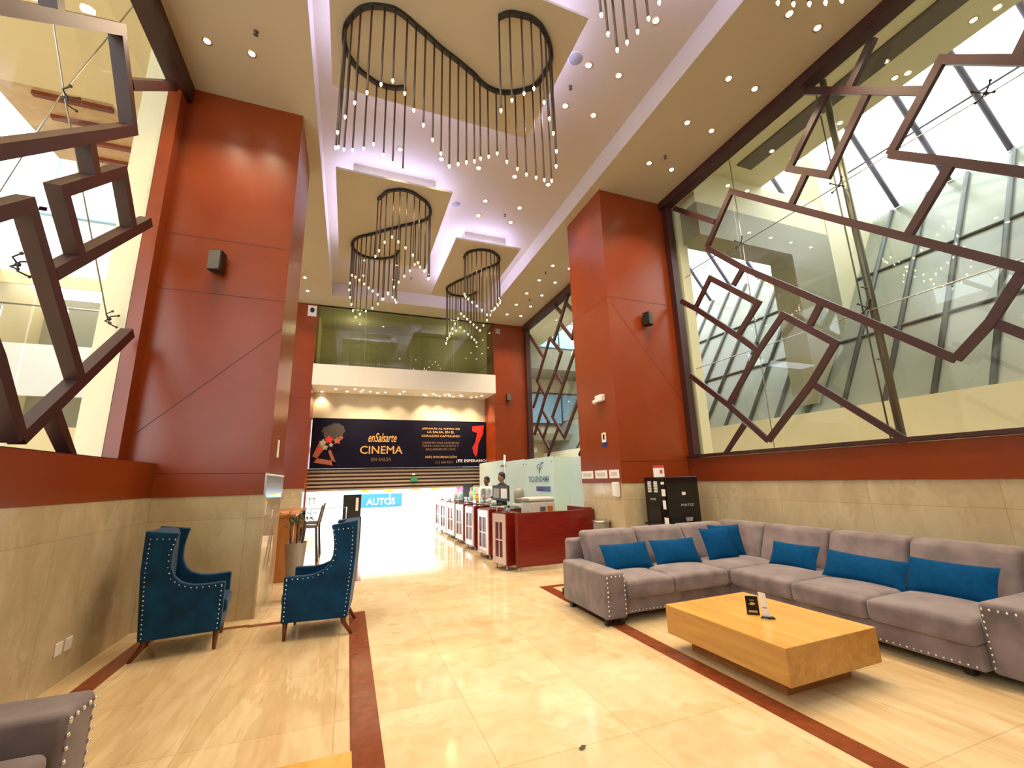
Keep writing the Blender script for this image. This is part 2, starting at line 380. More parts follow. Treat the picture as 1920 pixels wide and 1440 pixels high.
# red band at the pillar bottoms stands slightly proud
struct(bx('wall_left', 'wall_x', -2.45, XL, -3, YP+0.005, 0, ZB), 'cream marble wainscot wall behind the armchairs', 'wall')
struct(bx('wall_left_band', 'red', -2.75, XL+0.005, -3, YP+0.003, ZB, ZW-0.02), 'dark red band above the left marble', 'wall')
struct(bx('wall_right', 'wall_x', XR, XR+0.25, -3, YP+0.01, 0, ZB), 'cream marble wainscot wall behind the sofa', 'wall')
struct(bx('wall_right_band', 'red', XR-0.02, XR+0.25, -3, YP+0.015, ZB, ZW-0.01), 'red band below the big right window', 'wall')
struct(bx('wall_right_far', 'wall_x', XR, XR+0.25, 7.98, YB, 0, 1.4), 'far marble wainscot behind reception', 'wall')
struct(bx('wall_right_far_band', 'red', XR-0.02, XR+0.25, 7.98, YB, 1.4, 1.9), 'far red band behind reception', 'wall')
# far end: red piers either side of the balcony glass
fp = struct(bx('wall_back_left', 'red', -5, -1.24, YB, YB+0.9, ZB, ZC), 'red pier left of the balcony glass', 'pillar')
MB().box(-5, -1.27, YB+0.01, YB+0.89, 0, ZB).build('marble_base', 'wall_y', fp)
fr = struct(bx('wall_back_right', 'red', 4.85, 6.35, YB, YB+0.9, ZB, ZC), 'red pier right of the balcony glass', 'pillar')
MB().box(4.87, 6.35, YB+0.01, YB+0.89, 0, ZB).build('marble_base', 'wall_y', fr)
seam(fp, (-2.2, YB, 4.25), (-1.24, YB, 4.25)); seam(fr, (4.85, YB, 4.3), (6.1, YB, 4.3))
struct(bx('wall_back', 'white', -1.24, 4.86, YB-0.12, YB+4.5, 4.68, 5.36), 'white slab edge under the balcony glass', 'wall')
w4 = struct(bx('window_4', 'gloss_black', -1.24, 4.85, YB, YB+0.06, ZC-0.03, ZC), 'balcony glazing of the far end', 'window')
for i in range(4):
    a = -1.24+i*6.09/4
    MB().box(a+0.004, a+6.09/4-0.004, YB+0.02, YB+0.035, 5.36, ZC-0.03).build('glass_pane', 'pane_up', w4)
# balcony room behind the glass
bt = MB(); bt.box(-1.24, 4.85, YB+2.4, YB+2.5, 5.36, ZC+0.5); bt.box(-1.3, 4.9, YB+0.07, YB+2.5, ZC, ZC+0.2); bt.box(4.85, 5.0, YB+0.9, YB+2.5, 5.36, ZC+0.2)
struct(bt.build('wall_balcony', 'ceil'), 'plain wall inside the balcony', 'wall')
struct(bx('wall_balcony_left', 'yellow', -1.34, -1.24, YB+0.9, YB+2.5, 5.36, ZC+0.2), 'left end of the balcony', 'wall')
for x in (0.0, 3.6):  # added fill lights without fixtures, brighten the wall behind the balcony glass
    ld = bpy.data.lights.new('balcony_added_fill', 'POINT'); ld.energy = 18; ld.color = (1, 0.88, 0.7); ld.shadow_soft_size = 0.15
    o = bpy.data.objects.new('balcony_added_fill', ld); COL.objects.link(o); o.location = (x, YB+1.2, 6.9)
# passage wall above the banner
struct(bx('wall_above_banner', 'ceil', -1.24, 4.86, 15.75, 15.9, 3.75, 4.68), 'tan wall above the salsa banner', 'wall')
struct(bx('wall_passage_left', 'red', -1.6, -1.24, YB+0.9, 16.0, 0, 4.68), 'left side of the entrance passage', 'wall')
struct(bx('wall_passage_right', 'red', 4.83, 5.2, YB+0.9, 16.0, 0, 4.68), 'right side of the entrance passage', 'wall')

# banner -------------------------------------------------------------------
BY = 15.6
bn = thing('banner', 'long dark banner with gold CINEMA lettering above the striped shutter', 'banner', (1.8, BY, 2.1))
def bc(name, mb, mat, **k):
    o = mb.build(name, mat, bn, **k); o.location = (-1.8, -BY, -2.1); return o
bc('cloth', MB().box(-1.22, 4.83, BY, BY+0.03, 2.1, 3.78), 'banner')
def BT(txt, x, z, size, w, mat, it=0, bold=0.0, al='CENTER', nm='lettering'):
    o = text_mesh(nm, txt, size, mat, bn, (x, BY-0.003, z), (1, 0, 0), (0, 0, 1), w, 0.003, it, bold, al); o.location = (-1.8, -BY, -2.1)
# picture px -> banner metres: x = -1.22 + (px-587)/325*6.05
BT('CINEMA', 1.03, 2.58, 0.27, 1.42, 'gold', 0, 0.012)
BT('enSalsarte', 1.05, 2.98, 0.32, 0.95, 'gold', 0.3, 0.01)
BT('EN SALSA', 1.03, 2.33, 0.12, 0.66, 'gold_d')
bc('rule', MB().box(0.3, 1.76, BY-0.004, BY, 2.9, 2.915).box(0.3, 1.76, BY-0.004, BY, 2.505, 2.52), 'gold_d')
for i, (s_, w_) in enumerate((('¡GIRARÁS AL RITMO DE', 1.4), ('LA SALSA, EN EL', 1.0), ('CORAZÓN CAPITALINO!', 1.42))): BT(s_, 3.1, 3.44-i*0.13, 0.095, w_, 'gold', 0, 0.01)
for i, (s_, w_) in enumerate((('DISFRUTA UNA NOCHE DE', 1.36), ('FIESTA CON ORQUESTA Y', 1.34), ('BAILARINES EN VIVO.', 1.1))): BT(s_, 3.1, 2.93-i*0.115, 0.075, w_, 'gold_d', 0.2, 0.006)
BT('MÁS INFORMACIÓN', 3.12, 2.42, 0.1, 1.15, 'gold', 0, 0.01)
BT('315 6819291', 3.22, 2.23, 0.085, 0.65, 'gold_d')
bc('phone_mark', MB().lathe([(0.07, 0), (0.07, 0.004)], (0, 0, 0), 14), 'gold')
pm = bn.children[-1]; pm.rotation_euler = (PI/2, 0, 0); pm.location = (2.75-1.8, -0.006, 0.17)
BT('¡TE ESPERAMOS', 4.28, 2.24, 0.13, 1.2, 'paper', 0, 0.012)
# dancer with flowers, left; raised leg, right
pd = MB()
for q in ([(-1.1, 2.3), (-0.5, 2.2), (-0.42, 2.3), (-0.55, 2.36), (-1.0, 2.44)], [(-0.5, 2.2), (-0.42, 2.3), (-0.6, 2.72), (-0.68, 2.68)], [(-1.15, 2.5), (-1.0, 2.44), (-0.75, 2.85), (-0.95, 3.0)]): pd.add([(x, BY-0.0025, z) for x, z in q], [tuple(range(len(q)))])
bc('printed_dancer', pd, 'flesh')
pd = MB()
for cx, cz, r, mi in ((-0.68, 3.05, 0.11, 0), (-0.85, 2.95, 0.1, 1), (-0.42, 3.02, 0.1, 2), (-0.78, 2.8, 0.08, 1), (-0.95, 2.75, 0.07, 0), (-0.3, 3.12, 0.06, 2), (-0.6, 2.88, 0.06, 1)):
    pd.add([(cx+r*(1+0.25*math.sin(5*a))*math.cos(a), BY-0.005, cz+r*(1+0.25*math.sin(5*a))*math.sin(a)) for a in [2*PI*k/24 for k in range(24)]], [tuple(range(24))], mi)
bc('printed_flowers', pd, ['red_p', 'olive', 'flesh'])
pd = MB()
pd.add([(-0.55+0.34*(1+0.12*math.sin(3*a)+0.06*math.sin(11*a))*math.cos(a), BY-0.0022, 3.3+0.3*(1+0.15*math.sin(2*a)+0.06*math.sin(13*a))*math.sin(a)) for a in [2*PI*k/60 for k in range(60)]], [tuple(range(60))])
bc('printed_hair', pd, 'rod_dark')
pd = MB(); pd.prism([(4.28, 3.6), (4.74, 3.65), (4.7, 3.3), (4.52, 2.95), (4.48, 2.6), (4.42, 2.45), (4.33, 2.6), (4.28, 2.8), (4.4, 3.0), (4.47, 3.35), (4.28, 3.42)], 'y', BY-0.003, BY-0.001)
bc('printed_leg', pd, 'red_p')
# shutter --------------------------------------------------------------------
sh = thing('roller_shutter', 'half lowered striped roller shutter beneath the banner', 'shutter', (1.8, 15.7, 1.37))
mb = MB(); md = MB()
ns = 6; hh = (2.1-1.37)/ns
for i in range(ns):
    z0 = 1.37+i*hh
    mb.box(-1.26-1.8, 4.83-1.8, -0.03, 0.0, z0-1.37, z0+hh*0.5-1.37)
    md.box(-1.26-1.8, 4.83-1.8, 0.0, 0.02, z0+hh*0.5-1.37, z0+hh-1.37)
mb.build('slat_curtain', 'slat_l', sh); md.build('slat_gap', 'slat_d', sh)
o = bx('exit_sign', 'green', 2.05, 2.28, 15.6, 15.66, 1.62, 1.76); tag(o, 'small green sign hanging on the striped shutter', 'sign')
o = bx('door_alarm', 'white_p', 2.1, 2.2, 15.6, 15.66, 1.84, 1.9); tag(o, 'tiny white box fixed above the green shutter sign', 'alarm')

# ------------------------------------------------------------------ windows with fretwork
def fretwork(name, label, X, side, y0, y1, z0, z1, lines, width=0.1, depth=0.14, rail=0.17, glass_x=None, panes=()):
    # side: +1 the room is at larger x, -1 the room is at smaller x
    w = thing(name, label, 'window', (X, (y0+y1)/2, z0)); struct(w)
    def b(nm, mb, mat='fret'):
        o = mb.build(nm, mat, w); o.location = (-X, -(y0+y1)/2, -z0); return o
    xb, xf = X-side*0.1, X+side*depth*0.6
    b('frame_rail', MB().box(xb, X+side*0.12, y0, y1, z1-rail*1.3, z1)); b('frame_rail', MB().box(xb, X+side*0.12, y0, y1, z0, z0+0.05))
    b('frame_stile', MB().box(xb, X+side*0.05, y1-rail, y1, z0, z1), 'red' if side > 0 else 'fret')
    if y0 > 5: b('frame_stile', MB().box(xb, X+side*0.05, y0, y0+rail, z0, z1))
    for li, pl_ in enumerate(lines):
        P2 = [Vector(p) for p in pl_]; P2 = [p for i, p in enumerate(P2) if i == 0 or (p-P2[i-1]).length > 0.03]
        D = [(b2-a2).normalized() for a2, b2 in zip(P2[:-1], P2[1:])]
        Lf = []; Rt = []
        for i, p in enumerate(P2):
            d0 = D[max(i-1, 0)]; d1 = D[min(i, len(D)-1)]
            n0 = Vector((-d0.y, d0.x)); n1 = Vector((-d1.y, d1.x)); m_ = (n0+n1)
            m_ = m_/max(m_.length_squared, 0.3)*2
            Lf.append(p+m_*width/2); Rt.append(p-m_*width/2)
        for i in range(len(P2)-1):
            q = [Rt[i], Rt[i+1], Lf[i+1], Lf[i]]
            q = [(max(min(v.x, y1-0.02), y0), max(min(v.y, z1-0.02), z0)) for v in q]
            b('fretwork_bar', MB().prism(q, 'x', X-side*(depth*0.4-0.0007*li), xf-side*0.0012*li))
    gx = glass_x
    ps = list(panes)
    for a, c in zip(ps[:-1], ps[1:]):
        b('glass_pane', MB().box(gx-0.006, gx+0.006, a+0.004, c-0.004, z0, z1), 'glass')
    return w
FR = [[(2.48, 7.12), (2.85, 6.7)], [(3.38, 7.2), (2.17, 5.97)], [(2.6, 5.45), (1.95, 6.18), (1.4, 5.56), (0.9, 5.0)], [(2.6, 5.45), (2.1, 4.94), (1.62, 4.43), (0.9, 3.7)], [(2.1, 4.94), (2.62, 4.34)],
 [(3.13, 6.88), (3.81, 6.18), (3.31, 5.69), (2.66, 6.46)], [(3.59, 5.93), (3.88, 5.6)], [(5.53, 5.8), (4.85, 6.52), (1.81, 3.49)], [(6.21, 7.08), (5.28, 6.18)], [(1.45, 5.66), (1.0, 6.3)],
 [(5.53, 5.79), (4.85, 5.03), (3.72, 3.94), (2.49, 2.76)], [(2.49, 2.76), (2.15, 3.07), (1.83, 3.49)], [(4.85, 5.03), (5.09, 4.82)],
 [(5.98, 4.77), (5.56, 5.18), (4.68, 4.32), (5.14, 3.92)], [(6.34, 5.05), (5.96, 4.72), (5.14, 3.9), (4.81, 3.54)], [(3.72, 3.94), (3.94, 3.67)],
 [(5.52, 2.79), (4.81, 3.54), (4.31, 3.97), (3.65, 3.31), (4.06, 2.84), (4.88, 2.1)], [(6.34, 3.5), (5.52, 2.76), (4.88, 2.1)], [(5.27, 2.4), (5.75, 1.92)], [(4.06, 2.84), (3.12, 1.94)], [(2.15, 3.07), (1.7, 2.6), (0.8, 1.95)]]
FB = [[(10.96, 7.2), (11.6, 6.52), (12.12, 6.04)], [(11.86, 7.16), (11.48, 6.79)], [(11.15, 6.98), (10.67, 6.52)], [(11.6, 6.49), (10.88, 5.74), (10.59, 6.15)],
 [(12.39, 6.24), (11.62, 5.51), (12.13, 4.97), (12.93, 4.33), (13.96, 3.14)], [(12.39, 6.24), (13.56, 5.02), (12.93, 4.33)], [(14.11, 6.9), (12.95, 5.71)], [(12.13, 4.99), (11.61, 4.44)],
 [(10.64, 5.41), (11.61, 4.44), (12.46, 3.57), (11.7, 2.82), (10.63, 3.89)], [(13.37, 4.73), (13.99, 4.11)], [(13.18, 3.85), (12.77, 3.45), (13.22, 2.97)], [(13.71, 3.4), (12.76, 2.5)], [(12.09, 3.16), (12.93, 2.32)], [(10.62, 2.42), (10.86, 2.22)]]
FL = [[(2.9, 4.4), (3.5, 5.0), (4.81, 6.39), (5.37, 5.62), (3.81, 4.04), (3.0, 3.2)], [(3.6, 6.2), (4.02, 5.55)], [(5.17, 6.04), (6.13, 7.01)], [(4.71, 4.92), (4.91, 4.67)],
 [(4.94, 3.8), (4.52, 4.22), (5.34, 5.05), (5.75, 4.59)], [(4.65, 3.47), (6.11, 4.9)], [(3.3, 3.0), (3.94, 3.61), (4.2, 3.86), (5.31, 2.69)], [(4.7, 2.02), (6.15, 3.43)], [(3.6, 3.3), (4.27, 2.59), (4.7, 2.02)], [(5.07, 2.29), (5.5, 1.85)]]
fretwork('window_1', 'huge right window crossed by dark angular wooden fretwork', 6.13, -1, -2.5, 6.55, ZW, ZC, FR, 0.095, 0.07, 0.13, 6.28, (-2.5, -0.06, 1.62, 3.3, 4.98, 6.55))
fretwork('window_2', 'far right window with diamond wooden fretwork above reception', 6.13, -1, 7.98, 14.56, ZW, ZC, FB, 0.1, 0.07, 0.17, 6.28, (7.98, 9.66, 11.34, 13.02, 14.56))
fretwork('window_3', 'bright left window crossed by dark angular wooden fretwork', -2.58, 1, -2.5, 6.54, ZW-0.03, ZC, FL, 0.11, 0.13, 0.2, -2.7, (-2.5, -0.2, 1.47, 3.14, 4.8, 6.54))

def spider(x, y, z, i, lab, s=0.075):
    mb = MB(); mb.ball((0, 0, 0), 0.022)
    for dy, dz in ((1, 1), (1, -1), (-1, 1), (-1, -1)):
        mb.tube([(0, 0, 0), (-0.02, dy*s*0.6, dz*s*0.6), (-0.05 if x > 0 else 0.05, dy*s, dz*s)], 0.008, 6)
        mb.ball(((-0.05 if x > 0 else 0.05), dy*s, dz*s), 0.016, 6)
    o = mb.build('glass_spider_clamp', 'black', loc=(x, y, z)); tag(o, lab, 'clamp', 'steel clamps on the window glass')
for i, (y, z, l) in enumerate(((3.32, 5.58, 'steel clamp on the right glass, on the post at mid height'), (4.98, 5.62, 'steel clamp on the right glass, high and nearest the pillar'), (1.78, 5.62, 'steel clamp on the right glass, nearest the picture edge'), (3.3, 3.71, 'steel clamp on the right glass, on the post low down'), (4.99, 3.66, 'steel clamp on the right glass, low and nearest the pillar'))):
    spider(6.33, y, z, i, l)
for y, z, l in ((4.81, 5.41, 'steel clamp on the left glass, highest'), (6.27, 3.62, 'steel clamp on the left glass beside the red frame'), (4.72, 3.55, 'steel clamp on the left glass behind the fretwork')):
    spider(-2.82, y, z, 0, l)
mb = MB().tube([(0, 0, 0), (0, 0, 6.0)], 0.045, 12)
for z in (0.3, 1.3, 2.3, 3.3, 4.3, 5.3): mb.tube([(0, 0, z), (-0.16, 0, z)], 0.012, 6)
mb.tube([(-0.1, 0.07, 0), (-0.1, 0.07, 6)], 0.01, 6)
o = mb.build('steel_post', 'post', loc=(6.45, 3.3, 1.7)); tag(o, 'slim dark steel post standing just behind the right window glass', 'post')
def cable(pts, lab):
    o = MB().tube(pts, 0.008, 5).build('bracing_cable', 'steel'); tag(o, lab, 'cable', 'bracing cables behind the windows')
cable([(6.36, 4.98, 1.75), (6.36, 4.98, 7.9)], 'thin vertical cable behind the right glass near the pillar')
cable([(6.36, -1, 5.6), (6.36, 6.4, 5.62)], 'thin level cable behind the right glass')
cable([(6.36, -1, 3.7), (6.36, 6.4, 3.66)], 'thin lower level cable behind the right glass')
cable([(-2.84, 3.5, 7.3), (-2.84, 4.81, 5.41), (-2.84, 6.27, 3.62)], 'thin cable slanting down across the left window')
cable([(-2.87, 5.6, 7.6), (-2.87, 4.81, 5.41), (-2.87, 4.3, 3.6)], 'thin cable slanting the other way across the left window')

# ------------------------------------------------------------------ right atrium
A = struct
A(bx('ceiling_atrium_right', 'cream', 6.3, 8.35, -3, 20, 8.0, 8.3), 'flat ceiling of the right atrium', 'ceiling')
o = bx('trim_8', 'slotd', 7.35, 7.75, 1.2, 5.6, 7.97, 8.0); A(o, 'grey air slot in the atrium ceiling', 'air slot')
A(bx('wall_atrium_upper', 'cream', 8.35, 8.5, -3, 20, 8.0, 13.6), 'upper atrium wall', 'wall')
A(bx('wall_atrium_parapet', 'cream', 9.0, 9.3, -3, 20, 0, 2.82), 'long cream parapet in the right atrium', 'wall')
A(bx('wall_atrium_header', 'cream', 6.3, 6.45, -3, 20, 7.41, 8.05), 'cream edge above the right glass', 'wall')
A(bx('wall_atrium_jamb', 'cream', 6.32, 6.55, 6.42, 7.9, 0, 8), 'cream jamb beside the right glass', 'wall')
ms = MB(); ms.add([(9.1, -3, 2.8), (9.1, 20, 2.8), (12.48, 20, 8.0), (12.48, -3, 8.0)], [(0, 1, 2, 3)])
ms.add([(9.2, -3, 2.8), (9.2, 20, 2.8), (12.58, 20, 8.0), (12.58, -3, 8.0)], [(3, 2, 1, 0)])
wg = A(ms.build('window_5', 'slope'), 'grey sloping glazed wall of the atrium', 'window')
mm_ = MB()
for k in range(0, 27):
    y = -2.4+k*0.72
    mm_.tube([(9.04, y, 2.75), (12.42, y, 7.97)], 0.045, 6)
for z in (4.4, 6.1): x = 9.04+(z-2.75)*0.648; mm_.tube([(x, -3, z), (x, 20, z)], 0.03, 6)
mm_.build('glazing_bars', 'mull', wg)
sk = MB()
for k in range(0, 20):
    y = -2.6+k*1.0
    sk.tube([(12.45, y, 8.0), (8.5, y, 13.6)], 0.06, 6)
for f in (0.2, 0.45, 0.7, 0.95):
    x = 12.45-(12.45-8.5)*f; z = 8.0+5.6*f; sk.tube([(x, -3, z), (x, 18, z)], 0.025, 5)
A(sk.build('window_6', 'mull_l'), 'skylight bars above the right atrium', 'window')
ph = MB(); ph.box(6.45, 9.1, 5.95, 6.5, 6.4, 7.15); ph.prism([(9.1, 3.0), (10.5, 4.9), (10.5, 7.15), (9.1, 7.15)], 'y', 5.95, 6.5)
A(ph.build('wall_atrium_portal', 'olive'), 'olive beam crossing the atrium', 'wall')
ph = MB(); ph.prism([(10.5, 4.95), (12.4, 7.85), (12.4, 9.5), (10.5, 9.5)], 'y', 5.95, 6.5); ph.box(6.45, 10.5, 5.97, 6.5, 7.151, 8.0)
A(ph.build('wall_atrium_pier', 'cream'), 'cream pier beside the sloping glazing', 'wall')
A(bx('wall_atrium_end', 'cream', 6.3, 14, 19.5, 19.8, 0, 13), 'far end wall of the atrium', 'wall')
for k, (z0, z1) in enumerate(((0.2, 2.2), (4.2, 5.9), (8.2, 9.8))):
    w = A(bx('window_%d' % (7+k), 'mull', 6.6, 13.5, 19.38, 19.5, z0, z1), 'dark band of windows in the atrium end wall', 'window')
    for x in (6.7, 8.4, 10.1, 11.8): MB().box(x, x+1.6, 19.3, 19.38, z0+0.12, z1-0.12).build('glass_pane', 'blue_l', w)
A(bx('floor_atrium_bands', 'olive', 6.5, 13, 17.5, 19.4, 3.3, 3.6), 'olive gallery slab at the atrium end', 'floor')
A(bx('floor_atrium_upper', 'olive', 6.5, 13, 17.5, 19.4, 6.6, 7.6), 'upper olive gallery slab at the atrium end', 'floor')
A(bx('wall_atrium_back', 'cream', 6.3, 14, -3.2, -3, 0, 13), 'near end wall of the atrium', 'wall')

# ------------------------------------------------------------------ left atrium
A(bx('ceiling_atrium_left', 'yellow', -7.2, -2.75, -3, 8.0, 8.0, 8.3), 'warm ceiling of the left atrium', 'ceiling')
A(bx('ceiling_atrium_left_side', 'cream', -4.1, -2.75, 8.0, 12, 8.0, 8.3), 'cream ceiling strip of the left atrium', 'ceiling')
sl = A(bx('ceiling_slatted', 'slatw', -5.7, -4.1, 8.0, 9.9, 8.02, 8.3), 'wood slat ceiling panel in the left atrium', 'ceiling')
for i in range(4): MB().box(-5.2, -4.15, 8.1+i*0.5, 8.18+i*0.5, 7.95, 8.02).build('slat', 'legw', sl)
A(bx('wall_atrium_left_end', 'white', -7.4, -2.3, 12, 12.3, 6.4, 13), 'white upper wall of the left atrium', 'wall')
lw = MB(); lw.box(-7.4, -2.3, 12, 12.1, 3.6, 4.75)
A(lw.build('wall_atrium_left_gallery', 'white'), 'white gallery front in the left atrium', 'wall')
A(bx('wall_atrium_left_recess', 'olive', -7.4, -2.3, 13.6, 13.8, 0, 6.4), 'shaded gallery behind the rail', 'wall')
A(bx('wall_atrium_left_lining', 'yellow', -7.6, -7.4, 11, 13.8, 0, 6.4), 'yellow side of the gallery', 'wall')
A(bx('wall_atrium_left_lintel', 'yellow', -7.4, -2.3, 11.97, 12.0, 6.1, 6.4), 'yellow lintel of the gallery', 'wall')
A(bx('wall_atrium_left_low', 'yellow', -9, -2.8, 9.0, 9.2, 0, 2.6), 'yellow low wall of the left atrium', 'wall')
A(bx('wall_atrium_left_column', 'cream', -3.0, -2.72, 6.42, 6.9, 0, 8.0), 'cream column just behind the left window', 'pillar')
A(bx('wall_atrium_left_side', 'white', -9.2, -9, -3, 14, 0, 8), 'outer wall of the left atrium', 'wall')
wf = MB(); 
for q in ((-7.0, -6.85, 7.9, 9.7), (-5.55, -5.4, 7.9, 9.7), (-7.0, -5.4, 9.55, 9.7), (-7.0, -5.4, 7.85, 8.0)): wf.box(q[0], q[1], 11.9, 12.0, q[2], q[3])
A(wf.build('window_10', 'blue_l'), 'pale window frame high in the left atrium', 'window')
rl = MB().tube([(-7.3, 11.9, 5.6), (-2.8, 11.9, 5.6)], 0.02, 6)
for x in (-7.2, -6.1, -5.0, -3.9): rl.tube([(x, 11.9, 4.75), (x, 11.9, 5.6)], 0.02, 6)
tag(rl.build('gallery_rail', 'steel'), 'steel handrail of the gallery seen through the left window', 'rail')

# ------------------------------------------------------------------ hanging ceiling panels and chandeliers
def cloud(label, x0, x1, y0, y1, zp=7.42):
    cx, cy = (x0+x1)/2, (y0+y1)/2
    t = thing('hanging_ceiling_panel', label, 'ceiling panel', (cx, cy, zp))
    hx, hy = (x1-x0)/2, (y1-y0)/2
    MB().box(-hx, hx, -hy, hy, 0, 0.04).build('panel_board', 'ceil', t)
    i = 0.3
    MB().box(-hx+i, hx-i, -hy+i, hy-i, 0.04, ZR-zp).build('panel_box', 'ceil', t)
    for q in ((-hx+i-0.05, hx-i+0.05, -hy+i-0.06, -hy+i-0.03), (-hx+i-0.05, hx-i+0.05, hy-i+0.03, hy-i+0.06), (-hx+i-0.06, -hx+i-0.03, -hy+i, hy-i), (hx-i+0.03, hx-i+0.06, -hy+i, hy-i)):
        MB().box(*q, 0.06, 0.12).build('led_strip', 'led', t)
    return t
cloud('largest hanging ceiling panel, glowing edges, above the nearest whole chandelier', -0.54, 2.6, 3.7, 5.82)
cloud('long hanging ceiling panel glowing violet, second from the camera', -0.54, 1.7, 7.66, 11.1)
cloud('farthest hanging ceiling panel, glowing violet, on the right', 2.16, 3.87, 9.3, 12.75)
cloud('ceiling panel just cut off by the top edge of the picture', 1.6, 4.0, -0.6, 2.98)

def tri(i, n0=8, lo=1.03, hi=1.74, ph=0):
    u = ((i+ph) % 12)/12.0; u = 2*u if u < 0.5 else 2-2*u
    return lo+(hi-lo)*u
def chandelier(label, pts, lens=None, n=42, zr=7.4, ph=0):
    P = [Vector((p[0], p[1], 0)) for p in pts]
    # Catmull-Rom smoothing
    Q = []
    for i in range(len(P)-1):
        p0, p1, p2, p3 = P[max(i-1, 0)], P[i], P[i+1], P[min(i+2, len(P)-1)]
        for k in range(5):
            t = k/5
            Q.append(0.5*((2*p1)+(p2-p0)*t+(2*p0-5*p1+4*p2-p3)*t*t+(3*p1-p0-3*p2+p3)*t**3))
    Q.append(P[-1])
    c = sum(P, Vector())/len(P)
    t = thing('chandelier', label, 'chandelier', (c.x, c.y, zr), 0, 'S-curve rod chandeliers')
    Q = [q-c for q in Q]
    mb = MB(); L = []; w = 0.028
    for i, q in enumerate(Q):
        d = (Q[min(i+1, len(Q)-1)]-Q[max(i-1, 0)]).normalized(); nn = Vector((-d.y, d.x, 0))*w
        L += [q-nn, q+nn, q+nn+Vector((0, 0, 0.05)), q-nn+Vector((0, 0, 0.05))]
    fs = []
    for i in range(len(Q)-1):
        for k in range(4): fs.append((i*4+k, i*4+(k+1) % 4, (i+1)*4+(k+1) % 4, (i+1)*4+k))
    fs += [(3, 2, 1, 0), tuple((len(Q)-1)*4+k for k in range(4))]
    mb.add(L, fs, 0)
    mb.build('curved_rail', 'black', t, loc=(0, 0, -0.03))
    if lens is None:
        seg = [0]
        for a, b in zip(Q[:-1], Q[1:]): seg.append(seg[-1]+(b-a).length)
        pos = []
        for k in range(n):
            s_ = seg[-1]*(k+0.5)/n; j = max(i for i in range(len(seg)) if seg[i] <= s_); j = min(j, len(Q)-2)
            f = (s_-seg[j])/max(seg[j+1]-seg[j], 1e-6); pos.append(Q[j].lerp(Q[j+1], f))
        data = [(p.x, p.y, tri(k, ph=ph)) for k, p in enumerate(pos)]
    else: data = [(p[0]-c.x, p[1]-c.y, ln) for p, ln in zip(pts, lens)]
    for (x, y, ln) in data:
        r = MB().tube([(0, 0, 0), (0, 0, -ln)], 0.0125, 6).build('rod', 'rod', t, loc=(x, y, -0.02))
        MB().lathe([(0.003, -0.05), (0.01, -0.035), (0.0155, -0.012), (0.012, 0.0)], (0, 0, -ln), 8).build('bulb', 'bulb', r)
    return t
C1 = [(1.49,4.06,1.4),(1.6,3.97,1.3),(1.75,3.94,1.18),(1.88,3.93,1.07),(2.03,3.97,1.18),(2.13,4.04,1.33),(2.22,4.12,1.45),(2.32,4.25,1.58),(2.37,4.37,1.7),(2.37,4.52,1.81),(2.35,4.7,1.67),(2.29,4.84,1.54),(2.18,4.93,1.45),(2.07,5.0,1.33),(1.93,5.06,1.2),(1.79,5.08,1.08),(1.65,5.06,1.19),(1.51,5.0,1.31),(1.4,4.93,1.44),(1.27,4.87,1.54),(1.14,4.81,1.65),(1.01,4.76,1.76),(0.89,4.71,1.64),(0.77,4.65,1.52),(0.64,4.58,1.4),(0.51,4.52,1.28),(0.39,4.46,1.13),(0.24,4.41,1.05),(0.11,4.42,1.14),(-0.04,4.46,1.27),(-0.17,4.54,1.38),(-0.27,4.67,1.49),(-0.35,4.82,1.6),(-0.37,5.0,1.67),(-0.35,5.14,1.54),(-0.29,5.27,1.45),(-0.19,5.39,1.33),(-0.05,5.48,1.19),(0.08,5.54,1.03),(0.22,5.55,1.16),(0.35,5.53,1.28),(0.49,5.47,1.41)]
C2 = [(0.27,8.31,1.28),(0.33,8.19,1.21),(0.42,8.01,1.11),(0.55,7.92,1.02),(0.67,7.86,1.14),(0.81,7.85,1.25),(0.96,7.89,1.36),(1.08,7.98,1.46),(1.22,8.08,1.57),(1.32,8.22,1.66),(1.38,8.41,1.55),(1.38,8.58,1.38),(1.33,8.72,1.22),(1.24,8.82,1.1),(1.13,8.9,1.02),(1.04,8.99,1.14),(0.93,9.07,1.25),(0.82,9.16,1.37),(0.73,9.25,1.46),(0.61,9.34,1.58),(0.5,9.44,1.7),(0.4,9.53,1.57),(0.29,9.63,1.45),(0.2,9.71,1.35),(0.1,9.79,1.23),(-0.01,9.87,1.11),(-0.1,9.97,1.0),(-0.18,10.11,0.9),(-0.22,10.25,1.04),(-0.23,10.38,1.16),(-0.2,10.5,1.3),(-0.16,10.6,1.44),(-0.12,10.68,1.57),(-0.05,10.76,1.7),(0.05,10.83,1.58),(0.19,10.87,1.47),(0.34,10.87,1.37),(0.47,10.84,1.25),(0.6,10.78,1.12),(0.71,10.7,1.0),(0.81,10.59,1.13),(0.86,10.44,1.25),(0.88,10.29,1.38)]
C3 = [(2.57,10.13),(2.57,9.91),(2.65,9.74),(2.86,9.59),(3.1,9.56),(3.32,9.67),(3.47,9.84),(3.52,10.09),(3.44,10.28),(3.21,10.64),(3.0,11.03),(2.75,11.47),(2.57,11.85),(2.52,12.06),(2.59,12.29),(2.77,12.47),(3.05,12.51),(3.28,12.41),(3.41,12.24),(3.47,12.01)]
chandelier('largest S-shaped chandelier of dark hanging rods with tiny bulbs, nearest the camera', [(a, b) for a, b, c in C1], [c for a, b, c in C1])
chandelier('middle S-shaped chandelier of hanging rods, beneath the second violet panel', [(a, b) for a, b, c in C2], [c for a, b, c in C2])
chandelier('smallest, farthest S-shaped chandelier of hanging rods, before the balcony glass', C3, ph=0)
